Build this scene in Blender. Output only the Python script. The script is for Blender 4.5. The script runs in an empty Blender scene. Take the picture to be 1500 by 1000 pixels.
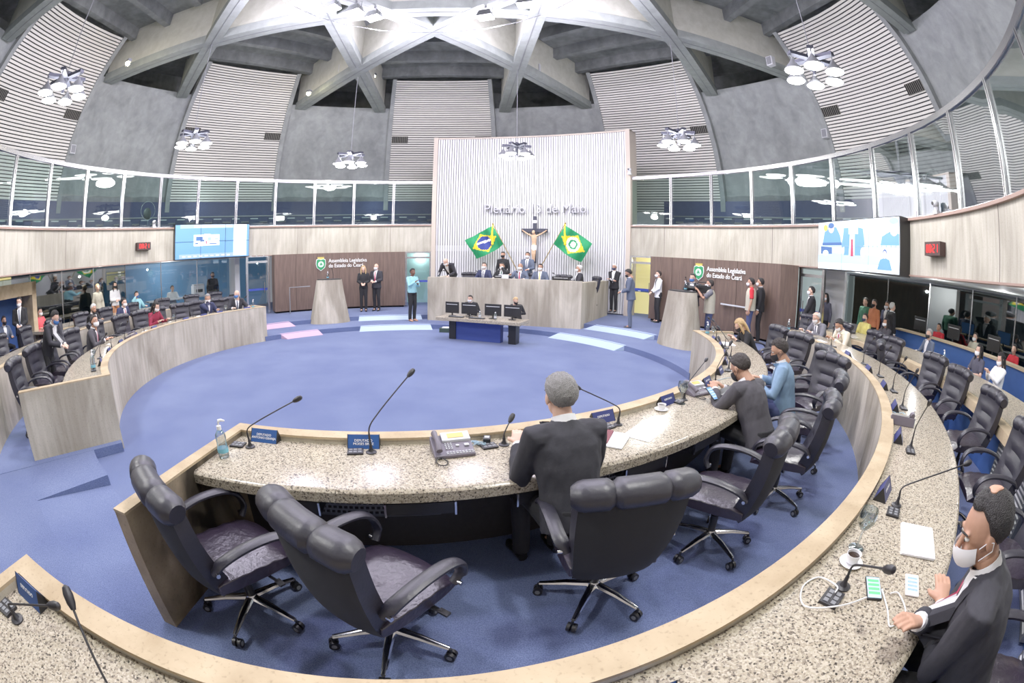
import bpy, bmesh, math, random
from mathutils import Vector, Matrix, Euler
from mathutils.bvhtree import BVHTree
from mathutils import noise as mnoise
random.seed(7)
PI=math.pi; RAD=math.radians
COL=bpy.context.scene.collection
def sin(d): return math.sin(RAD(d))
def cos(d): return math.cos(RAD(d))
# ---------------------------------------------------------------- camera
AX=16.9
F=657.99; PITCH=.1619; ROLL=.01757; CX=-14.8; CY=-12.42
_c,_s,_cp,_sp=math.cos(ROLL),math.sin(ROLL),math.cos(PITCH),math.sin(PITCH)
def rotA(x,y):
    a=RAD(AX); return (x*math.cos(a)-y*math.sin(a), x*math.sin(a)+y*math.cos(a))
def lw(x,y,z):
    X,Y,Z=x, z*_cp+y*_sp, -z*_sp+y*_cp
    X,Y=rotA(X,Y); return Vector((X,Y,Z))
CAMP=Vector((*rotA(1.7845,-8.0683),2.1))
def ray(px,py):
    x=px-750-CX; y=-(py-500-CY); x,y=_c*x-_s*y,_s*x+_c*y
    r=math.hypot(x,y)+1e-9; th=2*math.asin(r/(2*F))
    return lw(math.sin(th)*x/r, math.sin(th)*y/r, math.cos(th))
def at(px,py,z):                       # where a sight line meets the level z
    d=ray(px,py); t=(z-CAMP.z)/d.z; return CAMP+d*t
def psi_of(p): return math.degrees(math.atan2(p[0],p[1]))
def W(R,psi,z=0): return Vector((R*sin(psi),R*cos(psi),z))
cam=bpy.data.cameras.new('camera'); camo=bpy.data.objects.new('camera',cam); COL.objects.link(camo)
bpy.context.scene.camera=camo
M=Matrix((lw(_c,_s,0),lw(-_s,_c,0),-lw(0,0,1))).transposed().to_4x4(); M.translation=CAMP; camo.matrix_world=M
cam.type='PANO'; cam.panorama_type='FISHEYE_EQUISOLID'; cam.fisheye_lens=F*36/1500; cam.fisheye_fov=PI*1.2
cam.sensor_width=36; cam.sensor_fit='HORIZONTAL'; cam.shift_x=-CX/1500; cam.shift_y=CY/1000
cam.clip_start=.02
# ---------------------------------------------------------------- materials
MATS={}
def srgb(c):
    return tuple(((v/255)/12.92 if v/255<=.04045 else ((v/255+.055)/1.055)**2.4) for v in c)+(1,)
def newmat(name):
    m=bpy.data.materials.new(name); m.use_nodes=True; MATS[name]=m
    nt=m.node_tree; b=nt.nodes['Principled BSDF']; return m,nt,b
def mat(name,col,rough=.5,metal=0,emit=0,noise=0,nscale=20,spec=.5,coat=0,bump=0):
    m,nt,b=newmat(name); c=srgb(col)
    b.inputs['Base Color'].default_value=c; b.inputs['Roughness'].default_value=rough; b.inputs['Metallic'].default_value=metal
    b.inputs['Specular IOR Level'].default_value=spec; b.inputs['Coat Weight'].default_value=coat
    if emit:
        b.inputs['Emission Color'].default_value=c; b.inputs['Emission Strength'].default_value=emit
    if noise or bump:
        g=nt.nodes.new('ShaderNodeNewGeometry') ; n=nt.nodes.new('ShaderNodeTexNoise'); n.inputs['Scale'].default_value=nscale; n.inputs['Detail'].default_value=4
        nt.links.new(g.outputs['Position'],n.inputs['Vector'])
        if noise:
            mx=nt.nodes.new('ShaderNodeMix'); mx.data_type='RGBA'
            mx.inputs[6].default_value=tuple(v*(1-noise) for v in c[:3])+(1,); mx.inputs[7].default_value=tuple(min(1,v*(1+noise)) for v in c[:3])+(1,)
            nt.links.new(n.outputs['Fac'],mx.inputs[0]); nt.links.new(mx.outputs[2],b.inputs['Base Color'])
        if bump:
            bp=nt.nodes.new('ShaderNodeBump'); bp.inputs['Strength'].default_value=bump; bp.inputs['Distance'].default_value=.01
            nt.links.new(n.outputs['Fac'],bp.inputs['Height']); nt.links.new(bp.outputs['Normal'],b.inputs['Normal'])
    return m
def ramp(nt,fac,stops):
    r=nt.nodes.new('ShaderNodeValToRGB'); e=r.color_ramp.elements
    e[0].position,e[0].color=stops[0][0],srgb(stops[0][1]); e[1].position,e[1].color=stops[1][0],srgb(stops[1][1])
    for p,c in stops[2:]:
        q=e.new(p); q.color=srgb(c)
    nt.links.new(fac,r.inputs[0]); return r.outputs[0]
def pos_noise(nt,scale,stretch=(1,1,1),detail=5,dist=0):
    g=nt.nodes.new('ShaderNodeNewGeometry'); mp=nt.nodes.new('ShaderNodeMapping'); mp.inputs['Scale'].default_value=stretch
    n=nt.nodes.new('ShaderNodeTexNoise'); n.inputs['Scale'].default_value=scale; n.inputs['Detail'].default_value=detail; n.inputs['Distortion'].default_value=dist
    nt.links.new(g.outputs['Position'],mp.inputs[0]); nt.links.new(mp.outputs[0],n.inputs['Vector']); return n.outputs['Fac']
def mixc(nt,a,b,fac,mode='MIX'):
    mx=nt.nodes.new('ShaderNodeMix'); mx.data_type='RGBA'; mx.blend_type=mode
    if isinstance(fac,(int,float)): mx.inputs[0].default_value=fac
    else: nt.links.new(fac,mx.inputs[0])
    for i,v in ((6,a),(7,b)):
        if isinstance(v,tuple): mx.inputs[i].default_value=v
        else: nt.links.new(v,mx.inputs[i])
    return mx.outputs[2]
def concrete(name,lo,hi,dark,rough=.75,streak=True,stain=.5):
    m,nt,b=newmat(name)
    base=ramp(nt,pos_noise(nt,4,(3,3,.22) if streak else (1,1,1),6,.4),[(.3,lo),(.7,hi)])
    st=ramp(nt,pos_noise(nt,1.3,(1,1,.45),6,.8),[(.36,dark),(.62,(255,255,255))])
    c=mixc(nt,base,st,stain,'MULTIPLY')
    sp=ramp(nt,pos_noise(nt,60,(1,1,1),2),[(.25,(190,188,182)),(.42,(255,255,255))])
    c=mixc(nt,c,sp,.5,'MULTIPLY')
    nt.links.new(c,b.inputs['Base Color']); b.inputs['Roughness'].default_value=rough; b.inputs['Specular IOR Level'].default_value=.25
    bp=nt.nodes.new('ShaderNodeBump'); bp.inputs['Strength'].default_value=.35; bp.inputs['Distance'].default_value=.02
    nt.links.new(pos_noise(nt,6,(3,3,.3) if streak else (1,1,1),6),bp.inputs['Height']); nt.links.new(bp.outputs[0],b.inputs['Normal'])
    return m
CONC=concrete('concrete_wall',(182,174,156),(208,200,182),(150,142,130),stain=.55)
CONC2=concrete('balcony_concrete',(172,167,152),(194,189,175),(168,164,158),stain=.4)
CONCD=concrete('stained_concrete',(148,132,110),(180,162,134),(40,38,36),streak=False,stain=.95)
RIM=concrete('concrete_rim',(174,154,122),(202,183,151),(190,180,165),streak=False,stain=.35)
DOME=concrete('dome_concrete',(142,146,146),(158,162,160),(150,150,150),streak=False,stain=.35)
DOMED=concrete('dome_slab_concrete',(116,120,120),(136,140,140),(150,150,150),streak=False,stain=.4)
BEAM=concrete('beam_concrete',(138,144,140),(152,158,154),(210,210,210),streak=False,stain=.3)
BEAMW=concrete('beam_side_lit',(186,186,172),(202,202,190),(220,220,220),streak=False,stain=.2)  # same concrete, paler cream paints the lamp light on the beam sides
def granite():
    m,nt,b=newmat('speckled_granite')
    g=nt.nodes.new('ShaderNodeNewGeometry')
    v=nt.nodes.new('ShaderNodeTexVoronoi'); v.inputs['Scale'].default_value=125; nt.links.new(g.outputs['Position'],v.inputs['Vector'])
    sp=nt.nodes.new('ShaderNodeSeparateColor'); nt.links.new(v.outputs['Color'],sp.inputs[0])
    c1=ramp(nt,sp.outputs[0],[(0,(66,62,56)),(.10,(120,110,98)),(.2,(160,148,128)),(.5,(178,168,146)),(.8,(198,188,168)),(1,(146,136,120))])
    n=ramp(nt,pos_noise(nt,64,(1,1,1),3),[(.33,(72,66,62)),(.43,(255,255,255))])
    c=mixc(nt,c1,n,.75,'MULTIPLY')
    nt.links.new(c,b.inputs['Base Color']); b.inputs['Roughness'].default_value=.2; b.inputs['Specular IOR Level'].default_value=.32; return m
GRAN=granite()
def carpet():
    m,nt,b=newmat('blue_carpet')
    c=ramp(nt,pos_noise(nt,140,(1,1,1),2),[(.3,(82,96,136)),(.7,(122,136,174))])
    d=ramp(nt,pos_noise(nt,.9,(1,1,1),5),[(.3,(200,205,225)),(.7,(255,255,255))])
    c=mixc(nt,c,d,.8,'MULTIPLY')
    nt.links.new(c,b.inputs['Base Color']); b.inputs['Roughness'].default_value=.95; b.inputs['Specular IOR Level'].default_value=.05
    b.inputs['Sheen Weight'].default_value=.15
    bp=nt.nodes.new('ShaderNodeBump'); bp.inputs['Strength'].default_value=.5; bp.inputs['Distance'].default_value=.01
    nt.links.new(pos_noise(nt,160,(1,1,1),2),bp.inputs['Height']); nt.links.new(bp.outputs[0],b.inputs['Normal']); return m
CARPET=carpet()
def wood():
    m,nt,b=newmat('brown_wood_panel')
    c=ramp(nt,pos_noise(nt,14,(1,1,.12),6),[(.3,(84,66,58)),(.7,(104,84,73))])
    nt.links.new(c,b.inputs['Base Color']); b.inputs['Roughness'].default_value=.6; return m
WOOD=wood()
def glass(name,tint,refl=.12,fac=1):
    m,nt,b=newmat(name); nt.nodes.remove(b)
    t=nt.nodes.new('ShaderNodeBsdfTransparent'); t.inputs[0].default_value=srgb(tint)
    g=nt.nodes.new('ShaderNodeBsdfGlossy'); g.inputs['Roughness'].default_value=.02; g.inputs[0].default_value=(.9,.95,.93,1)
    lw_=nt.nodes.new('ShaderNodeLayerWeight'); lw_.inputs[0].default_value=.25
    mp=nt.nodes.new('ShaderNodeMapRange'); mp.inputs[3].default_value=refl; mp.inputs[4].default_value=.8
    nt.links.new(lw_.outputs['Fresnel'],mp.inputs[0])
    mx=nt.nodes.new('ShaderNodeMixShader'); nt.links.new(mp.outputs[0],mx.inputs[0]); nt.links.new(t.outputs[0],mx.inputs[1]); nt.links.new(g.outputs[0],mx.inputs[2])
    nt.links.new(mx.outputs[0],nt.nodes['Material Output'].inputs[0]); return m
GLASS=glass('railing_glass',(190,212,208),.03)
DGLASS=glass('booth_glass',(120,140,142),.22)
CLEAR=glass('clear_glass',(240,246,248),.10)
STEEL=mat('brushed_steel',(200,200,202),.25,1)
CHROME=mat('chrome',(225,226,228),.12,1)
BLK=mat('black_plastic',(24,24,27),.42)
DARK=mat('dark_gap',(16,16,18),.9)
LEATH=mat('black_leather',(32,31,41),.42,noise=.25,nscale=60,bump=.12,spec=.6)
LEATHP=mat('seat_leather',(38,31,44),.28,noise=.3,nscale=30,bump=.5,spec=.7)
MESHF=mat('black_mesh_fabric',(25,25,28),.85,noise=.4,nscale=420)
WHITE=mat('white_paint',(238,238,240),.55)
SLATW=mat('white_slat',(212,212,214),.6)
SLATB=mat('slat_backing',(54,54,62),.8)
SLATG=mat('grey_acoustic_slat',(222,219,210),.7,noise=.05,nscale=3)
SLATGD=mat('slat_shadow_gap',(26,26,28),.9)
GREY=mat('mid_grey_metal',(120,122,126),.5,.3)
BLUEP=mat('blue_panel',(56,92,156),.55,noise=.12,nscale=12)
NAVY=mat('navy_wall',(66,72,104),.8,noise=.15,nscale=5)
BLUEPLATE=mat('name_plate_blue',(24,72,138),.4)
NAVYPLATE=mat('name_plate_navy',(38,48,108),.4)
REDM=mat('red_led',(255,40,40),.5,emit=1.6)
PAPER=mat('white_paper',(244,244,246),.7)
RAMPM=mat('pale_blue_ramp_mat',(168,188,214),.8,noise=.06,nscale=40)
PINKM=mat('pink_ramp_mat',(190,160,184),.8,noise=.06,nscale=40)
BULB=mat('lamp_glow',(255,255,255),.5,emit=30)
FLOOD=mat('floodlight_glow',(246,236,255),.5,emit=60)
WARM=mat('warm_glow',(255,240,170),.5,emit=20)
TEXTW=mat('white_lettering',(240,240,238),.5,emit=.12)
GREEN=mat('flag_green',(22,140,84),.75); YEL=mat('flag_yellow',(244,218,40),.75); FBLUE=mat('flag_blue',(38,54,132),.75)
LGREY=mat('light_grey_plastic',(196,198,202),.45)
# ---------------------------------------------------------------- mesh helper
class MB:
    def __init__(s): s.v=[]; s.f=[]; s.mi=[]; s.cur=0
    def m(s,i): s.cur=i; return s
    def add(s,vs,fs):
        o=len(s.v); s.v+= [Vector(v) for v in vs]; s.f+=[tuple(i+o for i in f) for f in fs]; s.mi+=[s.cur]*len(fs); return s
    def box(s,c,d,rot=None,taper=1):
        vs=[]
        for z in (-1,1):
            k=taper if z>0 else 1
            for x,y in ((-1,-1),(1,-1),(1,1),(-1,1)): vs.append(Vector((x*d[0]/2*k,y*d[1]/2*k,z*d[2]/2)))
        if rot is not None:
            R=rot if isinstance(rot,Matrix) else Euler(rot).to_matrix()
            vs=[R@v for v in vs]
        c=Vector(c); return s.add([v+c for v in vs],[(3,2,1,0),(4,5,6,7),(0,1,5,4),(1,2,6,5),(2,3,7,6),(3,0,4,7)])
    def tube(s,path,rad,n=12,ell=None,up=None,cap=True,close=False):
        P=[Vector(p) for p in path]; k=len(P); rings=[]
        if not isinstance(rad,(list,tuple)): rad=[rad]*k
        prev=None
        for i in range(k):
            t=(P[(i+1)%k]-P[i-1]) if close else (P[min(i+1,k-1)]-P[max(i-1,0)])
            t.normalize()
            if up is not None: u=Vector(up); a=u.cross(t)
            elif prev is None: u=Vector((0,0,1)) if abs(t.z)<.9 else Vector((0,1,0)); a=u.cross(t)
            else: a=prev-t*prev.dot(t)
            if a.length<1e-6: a=Vector((1,0,0))
            a.normalize(); b=t.cross(a); prev=a
            r=rad[i]; rx,ry=(r if isinstance(r,(tuple,list)) else (r,r*(ell or 1)))
            rings.append([P[i]+a*rx*math.cos(2*PI*j/n)+b*ry*math.sin(2*PI*j/n) for j in range(n)])
        vs=[v for r in rings for v in r]; fs=[]
        for i in range(k if close else k-1):
            i2=(i+1)%k
            for j in range(n): fs.append((i*n+j,i*n+(j+1)%n,i2*n+(j+1)%n,i2*n+j))
        if cap and not close: fs.append(tuple(range(n-1,-1,-1))); fs.append(tuple((k-1)*n+j for j in range(n)))
        return s.add(vs,fs)
    def cyl(s,a,b,r0,r1=None,n=16): return s.tube([a,b],[r0,r0 if r1 is None else r1],n)
    def lathe(s,prof,c=(0,0,0),n=24):
        c=Vector(c); vs=[]; k=len(prof)
        for r,z in prof:
            for j in range(n): vs.append(c+Vector((r*math.cos(2*PI*j/n),r*math.sin(2*PI*j/n),z)))
        fs=[(i*n+j,i*n+(j+1)%n,(i+1)*n+(j+1)%n,(i+1)*n+j) for i in range(k-1) for j in range(n)]
        fs.append(tuple(range(n-1,-1,-1))); fs.append(tuple((k-1)*n+j for j in range(n))); return s.add(vs,fs)
    def ball(s,c,r,n=12,m=8):
        c=Vector(c); r=r if isinstance(r,(tuple,list,Vector)) else (r,r,r); vs=[c+Vector((0,0,r[2]))]
        for i in range(1,m):
            for j in range(n): a=PI*i/m; b=2*PI*j/n; vs.append(c+Vector((r[0]*math.sin(a)*math.cos(b),r[1]*math.sin(a)*math.sin(b),r[2]*math.cos(a))))
        vs.append(c-Vector((0,0,r[2]))); fs=[(0,1+j,1+(j+1)%n) for j in range(n)]
        for i in range(m-2):
            for j in range(n): fs.append((1+i*n+j,1+(i+1)*n+j,1+(i+1)*n+(j+1)%n,1+i*n+(j+1)%n))
        L=len(vs)-1; fs+=[(L,1+(m-2)*n+(j+1)%n,1+(m-2)*n+j) for j in range(n)]; return s.add(vs,fs)
    def arc(s,prof,p0,p1,step=1.5,closed=True,caps=True):
        n=max(1,int(math.ceil(abs(p1-p0)/step))); k=len(prof); vs=[]
        for i in range(n+1):
            a=p0+(p1-p0)*i/n
            for r,z in prof: vs.append(W(r,a,z))
        fs=[]
        for i in range(n):
            for j in range(k if closed else k-1):
                j2=(j+1)%k; fs.append((i*k+j,(i+1)*k+j,(i+1)*k+j2,i*k+j2))
        if caps and closed: fs.append(tuple(range(k))); fs.append(tuple(n*k+j for j in range(k-1,-1,-1)))
        return s.add(vs,fs)
    def ring(s,r0,r1,z0,z1,p0,p1,step=1.5): return s.arc([(r0,z0),(r1,z0),(r1,z1),(r0,z1)],p0,p1,step)
    def prism(s,poly,z0,z1):
        k=len(poly); vs=[(x,y,z0) for x,y in poly]+[(x,y,z1) for x,y in poly]
        return s.add(vs,[tuple(range(k-1,-1,-1)),tuple(range(k,2*k))]+[(i,(i+1)%k,k+(i+1)%k,k+i) for i in range(k)])
    def xf(s,Mx): s.v=[Mx@v for v in s.v]; return s
    def mesh(s,name,mats,smooth=True,normals=True):
        me=bpy.data.meshes.new(name); me.from_pydata([tuple(v) for v in s.v],[],s.f)
        mats=mats if isinstance(mats,(list,tuple)) else [mats]
        for m_ in mats: me.materials.append(m_)
        me.polygons.foreach_set('material_index',s.mi)
        if normals:
            bm=bmesh.new(); bm.from_mesh(me); bmesh.ops.recalc_face_normals(bm,faces=bm.faces); bm.to_mesh(me); bm.free()
        if smooth:
            me.polygons.foreach_set('use_smooth',[True]*len(me.polygons))
            try: me.set_sharp_from_angle(angle=RAD(38))
            except Exception: pass
        me.update(); return me
    def obj(s,name,mats,parent=None,smooth=True,bevel=0,sub=0,loc=None):
        me=s.mesh(name,mats,smooth); o=link(name,me,parent)
        if bevel: b=o.modifiers.new('b','BEVEL'); b.width=bevel; b.segments=2; b.limit_method='ANGLE'; b.angle_limit=RAD(40)
        if sub: b=o.modifiers.new('s','SUBSURF'); b.levels=sub; b.render_levels=sub
        if loc is not None: o.location=loc
        return o
def link(name,data,parent=None):
    o=bpy.data.objects.new(name,data); COL.objects.link(o)
    if parent: o.parent=parent
    return o
def tag(o,label=None,cat=None,group=None,kind=None):
    if label: o['label']=label
    if cat: o['category']=cat
    if group: o['group']=group
    if kind: o['kind']=kind
    return o
def struct(o): o['kind']='structure'; return o
def thing(name,label,cat,loc=(0,0,0),rz=0,group=None):
    o=link(name,None); o.location=loc; o.rotation_euler=(0,0,rz); o.empty_display_size=.1
    return tag(o,label,cat,group)
def dup(root,loc=None,rz=None,label=None,group=None,parent=None,rot=None):
    r=root.copy(); COL.objects.link(r)
    if parent is not None: r.parent=parent
    if loc is not None: r.location=loc
    if rz is not None: r.rotation_euler=(0,0,rz)
    if rot is not None: r.rotation_euler=rot
    if label: r['label']=label
    if group: r['group']=group
    for ch in list(root.children): dup(ch,parent=r)
    return r
def face_in(psi): return PI-RAD(psi)          # local +Y looks at the room's middle
def text_mesh(txt,size,extrude=.01,align='LEFT',spacing=1):
    cu=bpy.data.curves.new('t','FONT'); cu.body=txt; cu.size=size; cu.extrude=extrude; cu.align_x=align; cu.space_line=spacing; cu.resolution_u=3
    o=bpy.data.objects.new('t',cu); COL.objects.link(o); dg=bpy.context.evaluated_depsgraph_get()
    me=bpy.data.meshes.new_from_object(o.evaluated_get(dg)); bpy.data.objects.remove(o); return me
def text_arc(txt,R,psi0,psi1,z,size,m,extrude=.02,name='lettering',parent=None,spacing=1,subdiv=True):
    me=text_mesh(txt,size,extrude,'LEFT',spacing); xs=[v.co.x for v in me.vertices]; x0,x1=min(xs),max(xs)
    for v in me.vertices:
        ps=psi0+(psi1-psi0)*(v.co.x-x0)/(x1-x0); v.co=W(R-v.co.z,ps,z+v.co.y)
    me.materials.clear(); me.materials.append(m); return link(name,me,parent)
# ================================================================= SETTING
R1=5.38; R2=7.5; F1=.12; F2=.18; S1=.13; S2=.26
b=MB(); n=96
b.add([W(14.6,360*i/n,0) for i in range(n)],[tuple(range(n))])
b.ring(5.36,9.9,.001,S1,-77,77); b.ring(6.75,14.5,.002,S2,-77,77)
for s in (-1,1):
    b.ring(R1+.03,7.55,.001,F1,s*77,s*166)
    b.ring(7.52,9.5,.002,F2,s*68,s*168); b.ring(9.49,14.5,.003,F2-.002,s*68,s*180)
b.ring(6.85,7.62,.001,F1-.004,164,196); b.ring(7.6,9.5,.002,F2-.004,164,196)
b.ring(5.85,6.86,.001,F1-.002,-174.4,-165)
k=[(5.86,0,),(6.86,0),(6.86,F1-.005)]
b.arc(k,164,185.6)
struct(b.obj('floor',CARPET,smooth=False))
# balcony fascia, seam-cut concrete ring
ZB,ZL,ZR=2.43,3.46,5.2
b=MB(); b.ring(9.79,10.05,ZB,ZL,22.8,337.2,1.5)
f=struct(b.obj('wall_balcony',CONC2))
b=MB(); b.ring(9.72,10.1,ZL,ZL+.05,22.8,337.2,1.5); b.ring(9.76,10.0,ZB-.03,ZB,22.8,337.2)
struct(b.obj('trim_balcony',mat('reddish_ledge',(150,124,112),.6)))
b=MB()
for ps in (-112,-79,-55,-33,31,56,79,106,125): b.ring(9.783,9.80,ZB,ZL,ps-.04,ps+.04)
struct(b.obj('trim_seams',mat('concrete_joint',(112,102,96),.8)))
b=MB(); b.ring(9.85,14.6,ZB+.02,ZB+.25,-180,180,3)
b.ring(9.9,14.6,3.0,3.2,22.8,337.2,3)
struct(b.obj('ceiling_underside',mat('white_soffit',(196,202,200),.7)))
# upper gallery back wall and stepped tiers
b=MB(); b.ring(14.2,14.5,3.2,5.05,22,338,2); b.ring(12.9,13.05,3.2,3.95,24,336,2); b.ring(11.6,11.7,3.2,3.75,24,336,2)
struct(b.obj('wall_gallery',NAVY))
b=MB()
for s in (-1,1): b.ring(12.85,13.1,3.95,4.0,s*24,s*170,2); b.ring(14.15,14.25,4.35,4.4,s*24,s*170,2)
struct(b.obj('trim_gallery',GREY))
# dome: slatted acoustic bays between concrete plates
PROF=[(14.25,4.6),(14.2,5.2),(13.95,6.2),(13.55,7.2),(12.98,8.2),(12.3,9.1),(11.6,9.8),(11.0,10.35)]
def prof_at(t):
    L=[0]
    for i in range(1,len(PROF)): L.append(L[-1]+math.dist(PROF[i],PROF[i-1]))
    d=t*L[-1]
    for i in range(1,len(PROF)):
        if d<=L[i]+1e-9:
            u=(d-L[i-1])/(L[i]-L[i-1]); a,c=PROF[i-1],PROF[i]
            return (a[0]+(c[0]-a[0])*u,a[1]+(c[1]-a[1])*u),((c[0]-a[0])/(L[i]-L[i-1]),(c[1]-a[1])/(L[i]-L[i-1]))
NS=58
for kk in range(8):
    pc=22.5+45*kk
    b=MB()
    for i in range(NS):
        (r0,z0),t=prof_at(i/NS); (r1,z1),_=prof_at((i+.68)/NS); (r2,z2),_=prof_at((i+1)/NS)
        b.m(0).arc([(r0,z0),(r1,z1)],pc-10.9,pc+10.9,3.7,closed=False)
        b.m(1).arc([(r1+.05,z1),(r2+.05,z2)],pc-10.9,pc+10.9,3.7,closed=False)
        b.m(0).arc([(r1,z1),(r1+.05,z1)],pc-10.9,pc+10.9,3.7,closed=False)
    struct(b.obj('wall_dome_slats',[SLATG,SLATGD],smooth=False))
    pl=45*kk; b=MB()
    pr=[(r+.22,z) for r,z in PROF if z<9.3]+[(12.3,9.35)]
    b.arc(pr+[(r+.3,z) for r,z in reversed(pr)],pl-11.7,pl+11.7,3)
    struct(b.obj('wall_dome_plate',DOME))
    b=MB()
    for s in (-1,1):
        pr=[(r-.06,z) for r,z in PROF]; b.arc(pr+[(r+.35,z) for r,z in reversed(pr)],pl+s*11.0,pl+s*11.9,1)
    struct(b.obj('trim_dome_rib',DOME))
    b=MB()                                       # two slotted vents near each bay's corners
    for s in (-1,1):
        c=pc+s*8.8; b.m(0).arc([(13.22,7.85),(13.04,8.15),(12.98,8.12),(13.16,7.82)],c-1.7,c+1.7,1)
        for j in range(9): q=c-1.5+3.0*j/8; b.m(1).arc([(13.18,7.85),(13.01,8.13),(12.95,8.1),(13.12,7.82)],q-.07,q+.07,1)
    v=b.obj('air_vent',[mat('vent_grey',(110,108,100),.6) if 'vent_grey' not in MATS else MATS['vent_grey'],DARK])
    struct(v)
# slab and its secondary ribs
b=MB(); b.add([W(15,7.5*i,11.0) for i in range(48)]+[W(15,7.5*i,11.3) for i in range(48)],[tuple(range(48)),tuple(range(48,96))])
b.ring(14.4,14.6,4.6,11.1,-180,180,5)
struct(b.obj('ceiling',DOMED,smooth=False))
b=MB()
for kk in range(8):
    pc=22.5+45*kk
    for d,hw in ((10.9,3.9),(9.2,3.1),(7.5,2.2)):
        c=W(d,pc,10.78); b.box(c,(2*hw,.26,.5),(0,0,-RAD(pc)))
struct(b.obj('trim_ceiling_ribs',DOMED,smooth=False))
# eight-armed star of deep beams
for kk in range(8):
    m0=22.5+45*kk                                  # direction of the chord's middle
    d=7.5*cos(67.5); e=W(12.35,m0+76.4,0); a=W(12.35,m0-76.4,0)
    mid=(a+e)/2; L=(e-a).length; rz=-RAD(m0)
    b=MB()
    b.m(1).box((0,0,.95),(L,.34,1.75)); b.m(0).box((0,.0,.06),(L,.5,.3)); b.m(2).box((0,0,-.092),(L,.02,.01))
    o=b.obj('ceiling_beam',[BEAM,BEAMW,GREY],smooth=False,loc=(mid.x,mid.y,9.24+.002*kk)); o.rotation_euler=(0,0,rz); struct(o)
# ---------------- speaker's wall of white vertical slats
b=MB(); b.m(1).ring(9.86,10.25,.3,7.1,-22.8,22.8,1)
N=80
for i in range(N):
    a=-22.3+44.6*i/N; w=44.6/N; b.m(0).ring(9.78,9.87,.3,7.08,a+w*.13,a+w*.87,1)
struct(b.obj('wall_slats',[SLATW,SLATB],smooth=False))
b=MB(); b.ring(9.7,10.3,.26,7.14,-23.3,-22.3,1); b.ring(9.7,10.3,.26,7.14,22.3,23.3,1); b.ring(9.74,10.3,7.08,7.14,-23.3,23.3,1)
struct(b.obj('trim_slats',mat('slat_wall_edge',(190,178,164),.7)))
o=text_arc('Plenário 13 de Maio',9.66,-10.8,13.1,3.97,.50,mat('raised_lettering',(178,178,186),.5),.05,'wall_lettering')  # grey colour stands in for the shadows around the white letters
tag(o,'raised white lettering reading Plenário 13 de Maio on slatted wall','lettering')
# ---------------- brown wood panels with crest and lettering
CREST_G=mat('crest_green',(30,140,84),.5); CREST_Y=mat('crest_gold',(214,190,90),.5)
def crest(R,psi,z,parent,sc=1):
    b=MB()
    def plate(pts,r,mi): 
        b.m(mi); k=len(pts)
        vs=[W(r,psi+x/r*57.3,z+y) for x,y in pts]+[W(r+.02,psi+x/r*57.3,z+y) for x,y in pts]
        b.add(vs,[tuple(range(k)),tuple(range(2*k-1,k-1,-1))]+[(i,(i+1)%k,k+(i+1)%k,k+i) for i in range(k)])
    sh=lambda s:[(-.19*s,.17*s),(-.21*s,0),(-.17*s,-.16*s),(0,-.29*s),(.17*s,-.16*s),(.21*s,0),(.19*s,.17*s),(.1*s,.2*s),(0,.17*s),(-.1*s,.2*s)]
    plate([(x*sc,y*sc) for x,y in sh(1.1)],R,1); plate([(x*sc,y*sc) for x,y in sh(1)],R-.012,0)
    plate([(.13*sc*math.cos(t*PI/8),.13*sc*math.sin(t*PI/8)-.02) for t in range(16)],R-.022,1)
    plate([(.10*sc*math.cos(t*PI/8),.115*sc*math.sin(t*PI/8)-.02) for t in range(16)],R-.03,2)
    plate([(-.06*sc,-.06*sc),(.0,.06*sc),(.07*sc,-.05*sc)],R-.038,0)
    for i in range(5):
        x=(-.12+.06*i)*sc; plate([(x-.028*sc,.2*sc),(x+.028*sc,.2*sc),(x+.03*sc,.3*sc+.01),(x,.26*sc),(x-.03*sc,.3*sc+.01)],R,3)
    return b.obj('crest',[CREST_G,TEXTW,mat('crest_pale',(190,214,200),.5) if 'crest_pale' not in MATS else MATS['crest_pale'],CREST_Y],parent,smooth=False)
for s,lab in ((-1,'brown wooden wall panel with crest behind left concrete lectern'),(1,'brown wooden wall panel with crest behind the camera operator')):
    t=thing('wood_panel',lab,'panel')
    p0,p1=(-61.3,-29.4) if s<0 else (29.4,60.6)
    b=MB(); b.ring(9.3,9.7,S2+.07,ZB-.01,p0,p1,1)
    if s>0: b.add([W(9.3,60.6,S2+.07),W(9.75,62.4,S2+.07),W(9.75,62.4,ZB-.01),W(9.3,60.6,ZB-.01),W(9.7,60.6,S2+.07),W(9.7,60.6,ZB-.01)],[(0,1,2,3),(1,4,5,2)])
    b.obj('board',WOOD,t)
    b=MB()
    for q in range(1,6): a=p0+(p1-p0)*q/6; b.ring(9.29,9.31,S2+.07,ZB-.01,a-.03,a+.03)
    b.obj('seam',mat('panel_seam',(66,52,46),.7) if 'panel_seam' not in MATS else MATS['panel_seam'],t)
    b=MB(); b.ring(9.4,9.65,S2,S2+.08,p0+.3,p1-.3); b.obj('gap_shade',DARK,t)  # near-black strip paints the shade in the gap below the board
    if s<0: cp,q0,q1=-49.9,-48.0,-38.7
    else: cp,q0,q1=41.1,43.0,52.3
    crest(9.27,cp,2.02,t,.86)
    text_arc('Assembleia Legislativa\ndo Estado do Ceará',9.28,q0,q1,2.06,.20,TEXTW,.01,'lettering',t,spacing=.95)
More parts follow.
